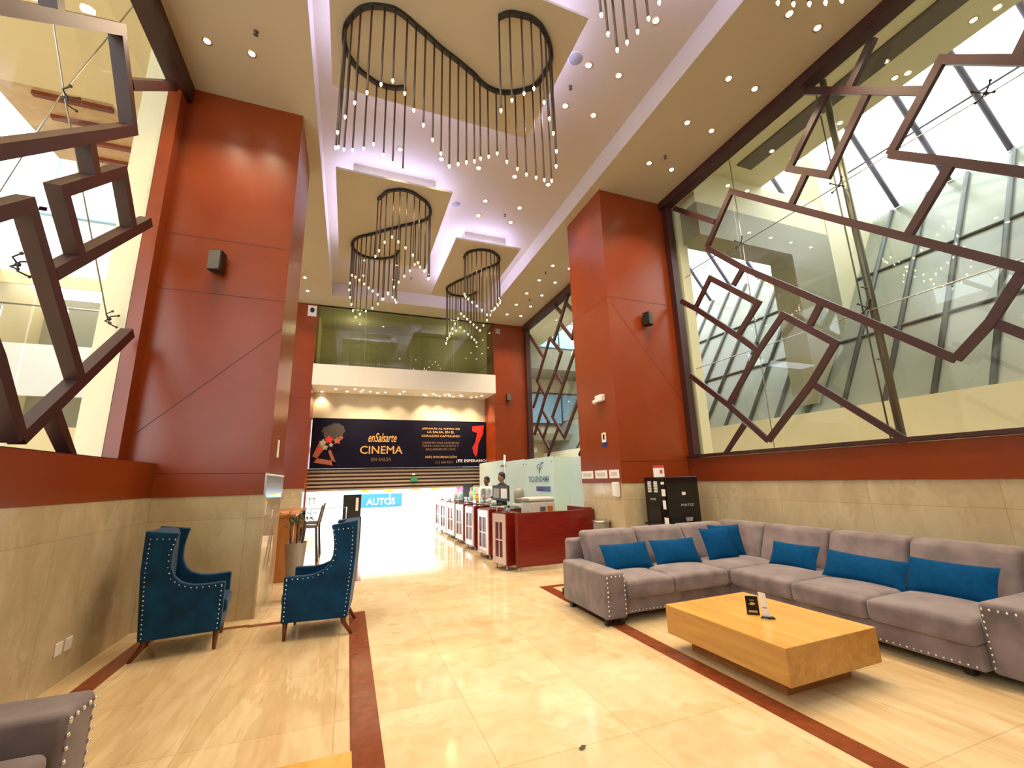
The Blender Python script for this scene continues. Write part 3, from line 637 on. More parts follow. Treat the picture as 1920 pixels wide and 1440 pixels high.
C4 = [(1.75,1.2),(1.7,1.6),(1.72,2.1),(1.9,2.55),(2.2,2.72),(2.5,2.6),(2.68,2.3),(2.75,1.95),(2.95,1.75),(3.2,1.9),(3.4,2.15),(3.65,2.15),(3.8,1.85),(3.82,1.4)]
chandelier('chandelier at the top edge with only its lowest rod tips in view', C4, ph=3)

# ------------------------------------------------------------------ downlights
def dl_proto():
    t = thing('downlight', 'x', 'downlight')
    MB().lathe([(0.062, -0.006), (0.062, 0.0)], (0, 0, 0), 14).build('trim_ring', 'trim_gold', t)
    MB().lathe([(0.036, -0.012), (0.04, -0.006)], (0, 0, 0), 14).build('lens', 'lamp', t)
    return t
DP = dl_proto(); first = True
def spot(x, y, z, w=DOWN_W, cone=105, blend=0.7):
    ld = bpy.data.lights.new('downlight_beam', 'SPOT'); ld.energy = w; ld.color = WARM; ld.spot_size = math.radians(cone); ld.spot_blend = blend; ld.shadow_soft_size = 0.06
    o = bpy.data.objects.new('downlight_beam', ld); COL.objects.link(o); o.location = (x, y, z-0.03)
    return o
ORD = ['nearest', 'second nearest', 'third nearest', 'fourth nearest', 'fifth nearest', 'sixth nearest', 'seventh nearest', 'eighth nearest', 'ninth nearest', 'tenth nearest']
def downlight(x, y, z, label, group, w=DOWN_W):
    global first
    if first: o = DP; o.location = (x, y, z); o['label'] = label; first = False
    else: o = dup(DP, (x, y, z), 0, label)
    o['group'] = group
    if w: 
        s_ = spot(x, y, z, w); s_.parent = o; s_.location = (0, 0, -0.03)
ys = [1.8, 2.77, 3.74, 4.6, 5.6, 9.79, 10.72, 11.69, 12.63, 13.55]
for i, y in enumerate(ys):
    for x, s_ in ((5.03, 'inner'), (5.56, 'outer')):
        downlight(x, y, ZC, 'recessed downlight in the right soffit, %s row, %s of those along it' % (s_, ORD[i]), 'downlights in the right soffit')
for i, y in enumerate([3.0, 4.4, 5.65]):
    for x, s_ in ((-2.08, 'outer'), (-1.56, 'inner')):
        downlight(x, y, ZC, 'recessed downlight in the left soffit before the pillar, %s row, %s of its row' % (s_, ORD[i]), 'downlights in the left soffit')
for i, y in enumerate([12.62, 13.55]):
    downlight(-1.48, y, ZC, 'recessed downlight in the left soffit beyond the pillar, %s' % ('nearer one' if i == 0 else 'farther one'), 'downlights in the left soffit')
W1 = ['leftmost', 'second', 'middle', 'fourth', 'rightmost']
for i, x in enumerate((0.59, 1.39, 2.16, 2.95, 3.73)):
    downlight(x, 7.28, ZR, 'recessed downlight in the row between first and second ceiling panels, %s' % W1[i], 'downlights in the raised ceiling')
for x, y, l in ((2.6, 8.25, 'left near one of four beside the second panel'), (2.6, 8.83, 'left far one of four beside the second panel'), (3.44, 8.24, 'right near one of four beside the second panel'), (3.44, 8.85, 'right far one of four beside the second panel'),
                (3.15, 4.58, 'upper left of the four beside the first panel'), (3.69, 4.57, 'upper right of the four beside the first panel'), (3.15, 5.36, 'lower left of the four beside the first panel'), (3.71, 5.37, 'lower right of the four beside the first panel'), (3.7, 3.68, 'alone near the top, right of the hanging rod tips'),
                (0.1, 11.9, 'left one behind the second chandelier'), (1.0, 11.9, 'right one behind the second chandelier'), (0.1, 12.9, 'far left one behind the second chandelier'), (1.0, 12.9, 'far right one behind the second chandelier')):
    downlight(x, y, ZR, 'recessed downlight in the raised ceiling, '+l, 'downlights in the raised ceiling')
n_ = 0
LOWS = [(-1.0,15.6),(-0.55,15.0),(-0.2,15.35),(0.05,14.9),(0.25,15.3),(0.3,15.0),(0.55,15.2),(0.8,15.35),(1.05,15.2),(1.65,14.95),(1.55,15.35),(2.4,15.3),(2.5,15.45),(2.7,15.1),(2.85,15.3),(3.0,15.45),(3.15,15.2),(3.25,15.05),(3.35,15.3),(3.5,15.4),(3.7,15.1),(3.8,15.25),(4.2,15.4),(4.35,15.25),(4.5,15.05)]
for i, (x, y) in enumerate(LOWS):
    side = 'left' if x < 1.3 else ('middle' if x < 2 else 'right')
    downlight(x, y, 4.68, 'small downlight under the white balcony slab, in its scattered %s cluster' % side, 'downlights under the balcony slab, %s cluster' % side, 0)
for i, (x, y) in enumerate(((7.65, 3.17), (8.19, 3.18), (7.65, 5.04), (8.14, 4.15), (7.6, 2.2), (8.2, 2.2))):
    downlight(x, y, 8.0, 'atrium ceiling downlight seen through the right window, %s of the %s row' % (['middle one', 'middle one', 'farthest', 'farthest', 'nearest', 'nearest'][i], 'inner' if x < 8 else 'outer'), 'atrium downlights', 0)
def sprinkler(x, y, z, lab):
    o = MB().lathe([(0.012, -0.06), (0.03, -0.055), (0.012, -0.045), (0.012, -0.01), (0.03, 0)], (0, 0, 0), 8).build('sprinkler_head', 'rod', loc=(x, y, z)); tag(o, lab, 'sprinkler', 'ceiling sprinklers')
for x, y, z, l in ((-1.45, 5.3, ZC, 'sprinkler head in the left soffit by the two downlights'), (3.05, 5.0, ZR, 'sprinkler head near the grey round loudspeaker'), (5.2, 5.35, ZC, 'sprinkler head in the right soffit before the pillar'), (3.2, 8.6, ZR, 'sprinkler head between four downlights right of the second panel'), (5.0, 10.2, ZC, 'sprinkler head in the far right soffit'), (1.5, 12.6, ZR, 'sprinkler head beyond the second chandelier'), (5.3, 12.1, ZC, 'sprinkler head farthest along the right soffit')): sprinkler(x, y, z, l)
for x, y, l in ((2.9, 4.55, 'flat grey round loudspeaker in the ceiling beside the largest panel'), (1.98, 8.59, 'small grey round loudspeaker in the ceiling right of the second panel')):
    t = thing('ceiling_loudspeaker', l, 'loudspeaker', (x, y, ZR), 0, 'round ceiling loudspeakers')
    MB().lathe([(0.1, -0.01), (0.11, 0)], (0, 0, 0), 20).build('grille', 'grey', t); MB().lathe([(0.11, -0.006), (0.118, 0)], (0, 0, 0), 20).build('rim', 'grey_l', t)

# ------------------------------------------------------------------ wall fittings
def wall_speaker(x, y, z, lab, s=1.0, rz=0):
    t = thing('wall_loudspeaker', lab, 'loudspeaker', (x, y, z), rz, 'wall loudspeakers')
    MB().prism([(-0.085*s, -0.19*s), (0.085*s, -0.19*s), (0.06*s, -0.04*s), (-0.06*s, -0.04*s)], 'z', -0.135*s, 0.135*s).build('cabinet', 'black', t, bevel=0.015*s)
    MB().box(-0.07*s, 0.07*s, -0.197*s, -0.188*s, -0.12*s, 0.12*s).build('grille', 'slotd', t)
    MB().box(-0.03*s, 0.03*s, -0.05*s, 0.0, -0.05*s, 0.05*s).build('bracket', 'black', t)
wall_speaker(-1.8, YP, 4.62, 'black loudspeaker on the left red pillar', 1.1, -0.35)
wall_speaker(5.3, YP+0.02, 4.62, 'black loudspeaker on the right red pillar beside its window', 1.0, 0.45)
wall_speaker(5.35, YB, 4.55, 'dim loudspeaker on the far right red pier', 1.0, 0)
t = thing('wall_box', 'white box with a dark dome at top of the far left pier', 'camera', (-1.4, YB, 7.15))
MB().box(-0.13, 0.13, -0.06, 0, -0.18, 0.18).build('plate', 'white_p', t); MB().ball((0, -0.06, 0.02), (0.07, 0.05, 0.09), 10).build('dome', 'black', t)
o = bx('wall_plate', 'grey', 4.92, 5.1, YB-0.05, YB, 7.0, 7.2); tag(o, 'plain grey box at top of the far right pier', 'box')
t = thing('emergency_light', 'white twin emergency light on the side of the right pillar', 'light', (4.5, 7.06, 3.09))
MB().box(-0.06, 0.03, -0.16, 0.08, -0.06, 0.07).build('housing', 'white_p', t, bevel=0.015)
MB().lathe([(0.05, 0), (0.035, 0.07)], (0, 0, 0), 12).build('lamp_head', 'white_p', t, loc=(-0.04, 0.13, -0.05)).rotation_euler = (1.2, 0, 0)
t = thing('notice_card', 'small white and blue notice on the side of the right pillar', 'notice', (4.525, 7.03, 2.3))
MB().box(-0.008, 0, -0.07, 0.07, -0.05, 0.13).build('white_part', 'paper', t); MB().box(-0.008, 0, -0.07, 0.07, -0.14, -0.05).build('blue_part', 'navy', t); MB().box(-0.01, -0.008, -0.03, 0.03, 0.0, 0.1).build('dark_mark', 'black', t)
for y0, y1, l in ((7.5, 7.95, 'leftmost white paper notice low on the right pillar side'), (7.0, 7.42, 'middle wide white paper notice low on the right pillar side'), (6.62, 6.93, 'rightmost white paper notice low on the right pillar side')):
    o = bx('paper_notice', 'paper', 4.515, 4.525, y0, y1, 1.58, 1.73); tag(o, l, 'notice', 'paper notices on the pillar')
    bx('print', 'grey_l', 4.513, 4.515, y0+0.06, y1-0.06, 1.62, 1.69, o)
t = thing('soap_dispenser', 'white dispenser fixed to the marble of the right pillar', 'dispenser', (4.53, 6.68, 1.38))
MB().box(-0.09, 0, -0.05, 0.05, -0.13, 0.13).build('body', 'white_p', t, bevel=0.02); MB().box(-0.01, 0, 0.06, 0.2, -0.11, 0.13).build('back_plate', 'paper', t); MB().box(-0.016, -0.01, 0.11, 0.14, -0.02, 0.1).build('window_slot', 'black', t)
t = thing('wall_socket', 'pair of white wall sockets low on the left marble wall', 'socket', (XL, 5.22, 0.29))
for y in (-0.09, 0.05): MB().box(0, 0.012, y-0.05, y+0.05, -0.05, 0.05).build('face_plate', 'white_p', t, bevel=0.004)
t = thing('metal_notice', 'brushed metal information plate on the inner side of the left pillar', 'plate', (-0.99, 7.1, 1.63))
MB().box(0, 0.02, -0.8, 0.75, -0.15, 0.13).build('plate', 'steel', t); MB().box(0.02, 0.025, -0.8, 0.75, 0.1, 0.12).build('top_line', 'paper', t)
o = bx('sticker', 'paper', -0.995, -0.985, 7.05, 7.2, 2.0, 2.25); tag(o, 'small white sticker high on the inner side of the left pillar', 'sticker')

# ------------------------------------------------------------------ sofas
def soft(name, mat, x0, x1, y0, y1, z0, z1, parent, r=0.05, puff=0.0, seg=4):
    mb = MB().box(x0, x1, y0, y1, z0, z1)
    o = mb.build(name, mat, parent, bevel=r, seg=seg)
    return o
def nails(parent, pts, name='nailhead_trim', r=0.011):
    mb = MB()
    for p in pts: mb.ball(p, r, 6)
    o = mb.build(name, 'nail', parent); o['kind'] = 'stuff'; return o
def line(a, b, step):
    a = Vector(a); b = Vector(b); n = max(1, int((b-a).length/step)); return [a.lerp(b, i/n) for i in range(n+1)]
def dips(o, f):
    for v in o.data.vertices: v.co = f(v.co)
sofa = thing('corner_sofa', 'long mauve grey velvet corner sofa with nailhead arms along the right wall', 'sofa', (2.72, 4.42, 0))
ox, oy = 2.72, 4.42
def SB(name, x0, x1, y0, y1, z0, z1, r=0.05, tilt=None):
    o = soft(name, 'sofa', x0-ox, x1-ox, y0-oy, y1-oy, z0, z1, sofa, r)
    if tilt:
        ax, amt = tilt
        for v in o.data.vertices:
            k = max(0, (v.co.z-0.4))*amt
            if ax == 'y': v.co.y += k
            else: v.co.x += k
    return o
SB('arm', 2.72, 3.0, 4.42, 5.45, 0.07, 0.55, 0.035)
SB('base', 2.98, 5.9, 4.5, 5.5, 0.08, 0.27, 0.02)
SB('base', 4.6, 5.95, 2.15, 4.52, 0.08, 0.27, 0.02)
SB('arm', 4.66, 5.95, 1.85, 2.15, 0.07, 0.58, 0.035)
SB('back_frame', 2.83, 5.9, 5.4, 5.58, 0.1, 0.8, 0.04)
SB('back_frame', 5.72, 5.92, 1.95, 5.58, 0.1, 0.8, 0.04)
def puffy(o, cx0, cx1, cy0, cy1, z1, amt=0.03):
    pass
def seat(x0, x1, y0, y1, drop=None):
    n = 10; mb = MB(); 
    z0, z1 = 0.26, 0.44
    # pillow-like block: superellipse cross-section with a crowned top
    vs = []; fs = []
    L = [(0.0, z0, 0.03), (0.0, z0+0.02, 0.0), (0, z1-0.06, 0.0), (0, z1-0.02, 0.015), (0, z1, 0.05)]
    o = soft('seat_cushion', 'sofa', x0-ox, x1-ox, y0-oy, y1-oy, z0, z1, sofa, 0.045, seg=4)
    m = o.modifiers.new('s', 'SUBSURF'); m.levels = 0; m.render_levels = 0
    bm = bmesh.new(); bm.from_mesh(o.data)
    bmesh.ops.subdivide_edges(bm, edges=[e for e in bm.edges if e.calc_length() > 0.25], cuts=6, use_grid_fill=True)
    mx, my = (x0+x1)/2-ox, (y0+y1)/2-oy; hx, hy = (x1-x0)/2, (y1-y0)/2
    for v in bm.verts:
        if v.co.z > z1-0.03:
            u = 1-((v.co.x-mx)/hx)**2; w = 1-((v.co.y-my)/hy)**2
            v.co.z += 0.035*max(u, 0)**0.6*max(w, 0)**0.6
    bm.to_mesh(o.data); bm.free()
    return o
seat(3.0, 3.66, 4.4, 5.3); seat(3.67, 4.5, 4.4, 5.3); seat(4.51, 5.6, 4.43, 5.3)
seat(4.52, 5.6, 3.62, 4.42); seat(4.52, 5.6, 2.9, 3.62); seat(4.54, 5.6, 2.15, 2.9)
def backc(x0, x1, y0, y1, ax, amt):
    o = SB('back_cushion', x0, x1, y0, y1, 0.42, 0.9, 0.06, (ax, amt)); return o
for x0, x1 in ((2.98, 3.78), (3.79, 4.58), (4.59, 5.36)): backc(x0, x1, 5.05, 5.28, 'y', 0.42)
for y0, y1 in ((4.72, 5.56), (3.82, 4.71), (3.0, 3.81), (2.17, 2.99)): backc(5.36, 5.6, y0, y1, 'x', 0.4)
S_ = (-ox, -oy, 0)
def off(ps): return [Vector(p)+Vector(S_) for p in ps]
nails(sofa, off(line((2.75, 4.415, 0.12), (2.75, 4.415, 0.5), 0.045)+line((2.75, 4.415, 0.51), (2.97, 4.415, 0.51), 0.045)+line((2.97, 4.415, 0.5), (2.97, 4.415, 0.12), 0.045)))
nails(sofa, off(line((3.1, 4.495, 0.11), (4.55, 4.495, 0.11), 0.05)+line((4.595, 4.4, 0.11), (4.595, 2.2, 0.11), 0.05)))
nails(sofa, off(line((4.655, 2.12, 0.12), (4.655, 2.12, 0.53), 0.045)+line((4.655, 2.12, 0.535), (4.655, 1.88, 0.535), 0.045)+line((4.655, 1.88, 0.5), (4.655, 1.88, 0.12), 0.045)))
for x, y in ((2.78, 4.5), (2.95, 4.5), (2.78, 5.3), (4.72, 1.95), (4.72, 2.3), (4.68, 4.3), (5.9, 2.0), (5.9, 5.85), (2.95, 5.85)):
    MB().box(x-0.03-ox, x+0.03-ox, y-0.03-oy, y+0.03-oy, 0, 0.09).build('foot', 'black', sofa)

def cushion(lab, w, h, loc, rot, thick=0.13, grp='blue scatter cushions on the corner sofa'):
    n = 14; mb = MB(); vs = []; fs = []
    for sgn in (1, -1):
        for i in range(n+1):
            for j in range(n+1):
                u = -1+2*i/n; v = -1+2*j/n
                t = thick/2*(max(0, 1-u*u)**0.45)*(max(0, 1-v*v)**0.45)
                px_ = u*w/2*(1-0.05*(1-v*v)); pz_ = v*h/2*(1-0.07*(1-u*u))
                vs.append((px_, sgn*t, pz_))
    N = (n+1)**2
    for i in range(n):
        for j in range(n):
            a = i*(n+1)+j
            fs.append((a, a+n+1, a+n+2, a+1)[::-1]); fs.append((N+a, N+a+n+1, N+a+n+2, N+a+1))
    mb.add(vs, fs, 0, True)
    o = mb.build('throw_cushion', 'blue', loc=loc); o.rotation_euler = rot
    tag(o, lab, 'cushion', grp); return o
lean = math.radians(-27)
cushion('blue cushion at left end of the corner sofa by its low arm', 0.72, 0.34, (3.42, 4.98, 0.60), (lean, 0, 0))
cushion('blue cushion second from the left, on the middle of the short sofa side', 0.72, 0.34, (4.2, 4.98, 0.60), (lean, 0, math.radians(-3)))
cushion('square blue cushion in front of its pair in the sofa corner', 0.52, 0.44, (4.93, 4.93, 0.655), (lean*0.8, 0, math.radians(-4)))
cushion('square blue cushion half hidden behind another in the sofa corner', 0.46, 0.44, (5.2, 5.06, 0.665), (lean*0.7, 0, math.radians(-22)))
cushion('blue cushion on the long sofa side, nearest the corner', 0.62, 0.31, (5.27, 4.1, 0.585), (lean, 0, math.radians(-90)))
cushion('oblong blue cushion slumped across the middle seat of the long side', 0.76, 0.31, (5.18, 3.25, 0.58), (lean*1.2, math.radians(3), math.radians(-84)))
cushion('largest oblong blue cushion beside the right sofa arm', 0.68, 0.34, (5.24, 2.56, 0.60), (lean, 0, math.radians(-92)))

# second sofa, bottom left corner
s2 = thing('grey_sofa', 'mauve grey sofa arm and seat cut off at bottom left corner', 'sofa', (-1.7, 2.4, 0))
def S2(name, x0, x1, y0, y1, z0, z1, r=0.035): return soft(name, 'sofa', x0+1.7, x1+1.7, y0-2.4, y1-2.4, z0, z1, s2, r)
S2('arm', -2.15, -1.18, 2.9, 3.18, 0.07, 0.58); S2('base', -2.15, -1.22, 0.6, 2.9, 0.08, 0.27, 0.02)
S2('seat_cushion', -1.95, -1.2, 1.9, 2.88, 0.26, 0.45, 0.045); S2('seat_cushion', -1.95, -1.2, 0.9, 1.88, 0.26, 0.45, 0.045)
S2('back_frame', -2.2, -1.98, 0.6, 3.1, 0.1, 0.75); S2('back_cushion', -2.0, -1.8, 1.9, 2.88, 0.44, 0.88, 0.05); S2('back_cushion', -2.0, -1.8, 0.9, 1.88, 0.44, 0.88, 0.05)
nails(s2, [Vector((p[0]+1.7, p[1]-2.4, p[2])) for p in line((-1.175, 2.93, 0.14), (-1.175, 2.93, 0.53), 0.05)+line((-1.175, 2.93, 0.54), (-1.175, 3.15, 0.54), 0.05)+line((-1.175, 3.15, 0.5), (-1.175, 3.15, 0.14), 0.05)])
for x, y in ((-1.26, 3.1), (-2.08, 3.1), (-1.26, 1.0), (-2.08, 1.0)): MB().box(x+1.67, x+1.73, y-2.43, y-2.37, 0, 0.09).build('foot', 'black', s2)

# ------------------------------------------------------------------ coffee tables
def coffee(lab, loc, w, d, rz):
    t = thing('coffee_table', lab, 'table', loc, rz)
    MB().box(-w/2, w/2, -d/2, d/2, 0.13, 0.38).build('table_block', 'oak', t, bevel=0.004)
    MB().box(-w/2+0.002, w/2-0.002, -d/2+0.002, d/2-0.002, 0.376, 0.3815).build('table_top', 'oak_y', t)
    MB().box(-w/2+0.14, w/2-0.16, -d/2+0.15, d/2-0.15, 0, 0.13).build('plinth', 'oak_base', t)
    return t
coffee('low oak block coffee table before the corner sofa', (3.475, 3.11, 0), 1.03, 1.235, math.radians(1))
coffee('oak coffee table corner cut off at the bottom edge', (-0.45, 1.83, 0), 1.07, 1.24, 0)
t = thing('tent_card', 'small black and gold tent card on the oak coffee table', 'card', (3.43, 3.14, 0.382), math.radians(-42))
MB().add([(-0.05, -0.02, 0), (0.05, -0.02, 0), (0.05, 0, 0.15), (-0.05, 0, 0.15)], [(0, 1, 2, 3)]).build('front_face', 'gloss_black', t)
MB().add([(-0.05, 0.02, 0), (0.05, 0.02, 0), (0.05, 0.001, 0.15), (-0.05, 0.001, 0.15)], [(3, 2, 1, 0)]).build('back_face', 'paper', t)
def fz(u, v): return (u, -0.0212+0.02*v/0.15, v)
MB().add([fz(-0.035, 0.02), fz(0.035, 0.02), fz(0.035, 0.036), fz(-0.035, 0.036)], [(0, 1, 2, 3)]).add([fz(-0.03, 0.085), fz(0.0, 0.075), fz(0.03, 0.09), fz(0.0, 0.105)], [(0, 1, 2, 3)]).add([fz(-0.02, 0.115), fz(0.02, 0.115), fz(0.02, 0.12), fz(-0.02, 0.12)], [(0, 1, 2, 3)]).build('gold_print', 'gold', t)
t = thing('leaflet_stand', 'white slanted leaflet standing in a black oval base on the coffee table', 'leaflet', (3.44, 3.0, 0.382), math.radians(-42))
o = MB().lathe([(0.05, 0), (0.055, 0.006), (0.045, 0.016)], (0, 0, 0), 20).build('oval_base', 'gloss_black', t); o.scale = (1.0, 0.6, 1)
o = MB().lathe([(0.058, 0), (0.058, 0.003)], (0, 0, 0.001), 20).build('silver_rim', 'steel', t); o.scale = (1.0, 0.6, 1)
MB().prism([(-0.035, 0.01), (0.02, 0.01), (0.0, 0.2), (-0.055, 0.21)], 'y', -0.003, 0.003).build('white_leaf', 'paper', t)
MB().prism([(-0.035, 0.08), (0.0, 0.08), (-0.002, 0.092), (-0.037, 0.092)], 'y', -0.0045, -0.003).build('gold_mark', 'gold', t)

# ------------------------------------------------------------------ armchairs
def armchair(lab, loc, rz):
    # local frame: faces +x, back at -x ; width along y
    t = thing('wingback_armchair', lab, 'armchair', loc, rz, 'blue velvet wingback armchairs')
    W2, D2 = 0.33, 0.33
    prof = [(-D2, 0.18), (D2-0.0, 0.18), (D2+0.0, 0.64), (0.14, 0.635), (0.04, 0.645), (-0.05, 0.68), (-0.11, 0.74), (-0.145, 0.83), (-0.15, 0.95), (-0.13, 1.08), (-0.11, 1.15), (-0.39, 1.19), (-0.385, 0.8)]
    for s_ in (-1, 1):
        a0, a1 = (W2-0.075)*s_, W2*s_
        mb = MB().prism(prof if s_ < 0 else prof, 'y', min(a0, a1), max(a0, a1))
        o = mb.build('wing_panel', 'blue_v', t, bevel=0.014, seg=2)
        y = s_*(W2+0.002)
        pts = []
        ring = [(-D2+0.03, 0.21), (-0.345, 0.8), (-0.34, 1.11)]
        for a, b in zip(ring[:-1], ring[1:]): pts += line((a[0], y, a[1]), (b[0], y, b[1]), 0.042)
        ring = [(-0.34, 1.11), (-0.14, 1.095)] ; pts += line((ring[0][0], y, ring[0][1]), (ring[1][0], y, ring[1][1]), 0.042)
        ring = [(-0.14, 1.09), (-0.175, 0.95), (-0.17, 0.83), (-0.135, 0.72), (-0.06, 0.655), (0.04, 0.618), (0.14, 0.61), (D2-0.03, 0.615)]
        for a, b in zip(ring[:-1], ring[1:]): pts += line((a[0], y, a[1]), (b[0], y, b[1]), 0.042)
        pts += line((D2-0.03, y, 0.6), (D2-0.03, y, 0.21), 0.042)
        nails(t, pts, r=0.0078)
    back = [(-D2-0.0, 0.18), (-D2+0.12, 0.3), (-D2+0.14, 0.6), (-0.2, 1.13), (-0.23, 1.17), (-0.38, 1.18), (-0.38, 0.8)]
    MB().prism(back, 'y', -W2+0.07, W2-0.07).build('backrest', 'blue_v', t, bevel=0.015)
    MB().box(-D2+0.02, D2+0.0, -W2+0.075, W2-0.075, 0.18, 0.32).build('seat_base', 'blue_v', t, bevel=0.015)
    MB().box(-0.22, D2+0.03, -W2+0.08, W2-0.08, 0.32, 0.46).build('seat_cushion', 'blue_v', t, bevel=0.04, seg=4)
    for sx, sy in ((1, 1), (1, -1), (-1, 1), (-1, -1)):
        x, y = sx*(D2-0.05), sy*(W2-0.05); mb = MB()
        if sx > 0: pts = [(x+0.01, y, 0.0), (x+0.01, y, 0.19)]; rs = [0.015, 0.027]
        else: pts = [(x-0.1, y, 0.0), (x-0.05, y, 0.07), (x-0.01, y, 0.13), (x, y, 0.2)]; rs = [0.017, 0.02, 0.025, 0.03]
        mb.tube(pts, rs, 4); mb.build('leg', 'legw', t)
    return t
armchair('blue velvet wingback armchair at the left, its back to the marble wall', (-1.5, 5.8, 0), math.radians(7))
armchair('blue velvet wingback armchair facing left beside the brown floor strip', (-0.23, 5.76, 0), math.radians(180-5))

# ------------------------------------------------------------------ vending machine
t = thing('coffee_machine', 'black coffee vending machine with button columns in front of the right pillar', 'vending machine', (4.93, 5.88, 0))
MB().box(0.0, 0.66, 0.02, 0.6, 0.72, 1.58).build('cabinet', 'gloss_black', t, bevel=0.012)
MB().box(0.02, 0.64, 0.04, 0.6, 0.0, 0.72).build('stand', 'black', t)
MB().box(-0.02, 0.0, 0.06, 0.56, 1.15, 1.56).build('button_panel', 'gloss_black', t, bevel=0.01)
for k, y in enumerate((0.27, 0.43)):
    mb = MB()
    for i in range(7): mb.box(-0.026, -0.02, y-0.045, y+0.045, 1.33+i*0.027, 1.348+i*0.027)
    mb.build('button_column', 'paper', t)
MB().box(-0.012, 0.0, 0.2, 0.5, 0.78, 1.1).build('cup_recess', 'black', t)
MB().box(-0.1, 0.0, 0.12, 0.54, 0.8, 0.83).build('cup_tray', 'black', t)
for z0, z1, y0, y1, nm in ((1.27, 1.38, 0.04, 0.13, 'white_sticker'), (1.06, 1.2, 0.05, 0.12, 'white_sticker'), (1.46, 1.5, 0.05, 0.13, 'white_sticker'), (0.83, 0.93, 0.02, 0.12, 'white_sticker')):
    MB().box(-0.024, -0.02, y0, y1, z0, z1).build(nm, 'paper', t)
MB().box(0.3, 0.37, 0.012, 0.02, 1.28, 1.33).build('white_sticker', 'paper', t)
text_mesh('maker_lettering', 'MATIZ', 0.04, 'grey_l', t, (0.26, 0.017, 1.1), (1, 0, 0), (0, 0, 1), 0.26)
text_mesh('maker_lettering', 'MATIZ', 0.03, 'paper', t, (-0.022, 0.43, 1.2), (0, -1, 0), (0, 0, 1), 0.14)
mb = MB(); mb.lathe([(0.03, 0), (0.05, 0.05), (0.05, 0.055)], (0, 0, 0), 14)
o = MB().prism([(0.34, 0.86), (0.46, 0.86), (0.48, 0.92), (0.32, 0.92)], 'y', 0.012, 0.019).build('cup_picture', 'grey', t)
t = thing('price_card', 'red and white leaning card on top of the coffee machine', 'card', (4.98, 6.12, 1.58), math.radians(-50))
MB().box(-0.09, 0.09, -0.004, 0.004, 0, 0.19).build('white_face', 'paper', t); MB().box(-0.09, 0.09, -0.006, 0.006, 0.155, 0.2).build('red_header', 'red_p', t); MB().box(0.02, 0.06, -0.006, -0.004, 0.06, 0.12).build('red_patch', 'red_p', t)

# litter bin behind sofa
t = thing('litter_bin', 'round steel litter bin between desk and right pillar', 'bin', (4.38, 7.1, 0))
MB().lathe([(0.15, 0), (0.15, 0.78), (0.16, 0.8)], (0, 0, 0), 20).build('bin_body', 'grey', t); MB().lathe([(0.165, 0.8), (0.165, 0.83), (0.12, 0.84), (0.11, 0.82)], (0, 0, 0), 20).build('bin_rim', 'steel', t)

# ------------------------------------------------------------------ reception desk
def desk_unit(i, x0, y0, x1, y1, lab):
    # front door face runs from (x0,y0 far) to (x1,y1 near); side step faces the camera
    t = thing('reception_desk_unit', lab, 'desk', (x1, y1, 0), 0, 'reception desk units')
    d = Vector((x0-x1, y0-y1, 0)); L = d.length; a = math.atan2(d.y, d.x); 
    t.rotation_euler.z = a-PI/2
    # local: y along face (0..L) ; face at x=0, body towards +x
    MB().box(0.0, 0.3, 0, L, 0.08, 1.0).build('body', 'red_dark', t, bevel=0.006)
    fr_ = MB(); w = 0.085 if L < 0.7 else 0.11
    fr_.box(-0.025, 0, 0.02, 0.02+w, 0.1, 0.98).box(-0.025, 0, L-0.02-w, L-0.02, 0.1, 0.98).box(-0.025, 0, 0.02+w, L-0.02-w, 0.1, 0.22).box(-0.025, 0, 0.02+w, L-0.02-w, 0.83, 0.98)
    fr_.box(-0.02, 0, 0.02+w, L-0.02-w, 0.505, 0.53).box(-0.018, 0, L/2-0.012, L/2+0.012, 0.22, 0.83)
    fr_.build('door_frame', 'sheen_frame', t, bevel=0.003)
    MB().box(-0.006, 0, 0.02+w, L-0.02-w, 0.22, 0.83).build('door_panel', 'dred', t)
    for y in (0.06, L-0.06):
        MB().tube([(0.06, y, 1.0), (0.06, y, 1.1)], 0.014, 8).build('rail_post', 'steel', t)
        MB().tube([(0.04, y, 0.0), (0.04, y, 0.08)], 0.02, 8).build('foot', 'steel', t)
    MB().box(-0.03, 0.3, 0.0, L, 1.1, 1.115).build('glass_shelf', 'desk_glass', t)
    MB().tube([(-0.045, 0.0, 1.108), (-0.03, L, 1.108)], 0.012, 6).build('edge_rail', 'steel', t)
ON = ['nearest to the camera', 'second from the camera', 'third from the camera', 'fourth from the camera', 'fifth from the camera', 'sixth from the camera', 'farthest, beside the doorway']
U = [((2.64, 8.15), (2.75, 7.7)), ((2.74, 9.5), (2.8, 8.9)), ((2.8, 10.85), (2.86, 10.25)), ((2.83, 12.0), (2.88, 11.35)), ((2.85, 13.2), (2.9, 12.4)), ((2.88, 14.4), (2.93, 13.6)), ((2.9, 15.4), (2.94, 14.7))]
ynear = [7.65, 8.55, 9.75, 11.0, 12.2, 13.35, 14.4]
for i in range(7):
    (a, b), (c, d) = U[i]
    desk_unit(i, a, b, c, d if i else 7.7, 'dark red reception desk module, door frame painted with daylight sheen, '+ON[i])
t = thing('reception_counter', 'dark red continuous counter body set back behind the framed desk modules', 'counter', (3.28, 11.75, 0))
MB().box(-0.02, 0.26, -3.0, 3.4, 0.08, 0.98).build('body', 'red_dark', t); MB().box(-0.02, 0.3, -3.0, 3.4, 0.98, 1.0).build('worktop', 'gloss_black', t)
for y in (-2.9, 0, 3.3): MB().box(0.1, 0.16, y-0.03, y+0.03, 0, 0.08).build('foot', 'steel', t)
t = thing('desk_end_wall', 'wide dark red low wall closing the near end of the reception desk', 'counter', (2.9, 7.55, 0))
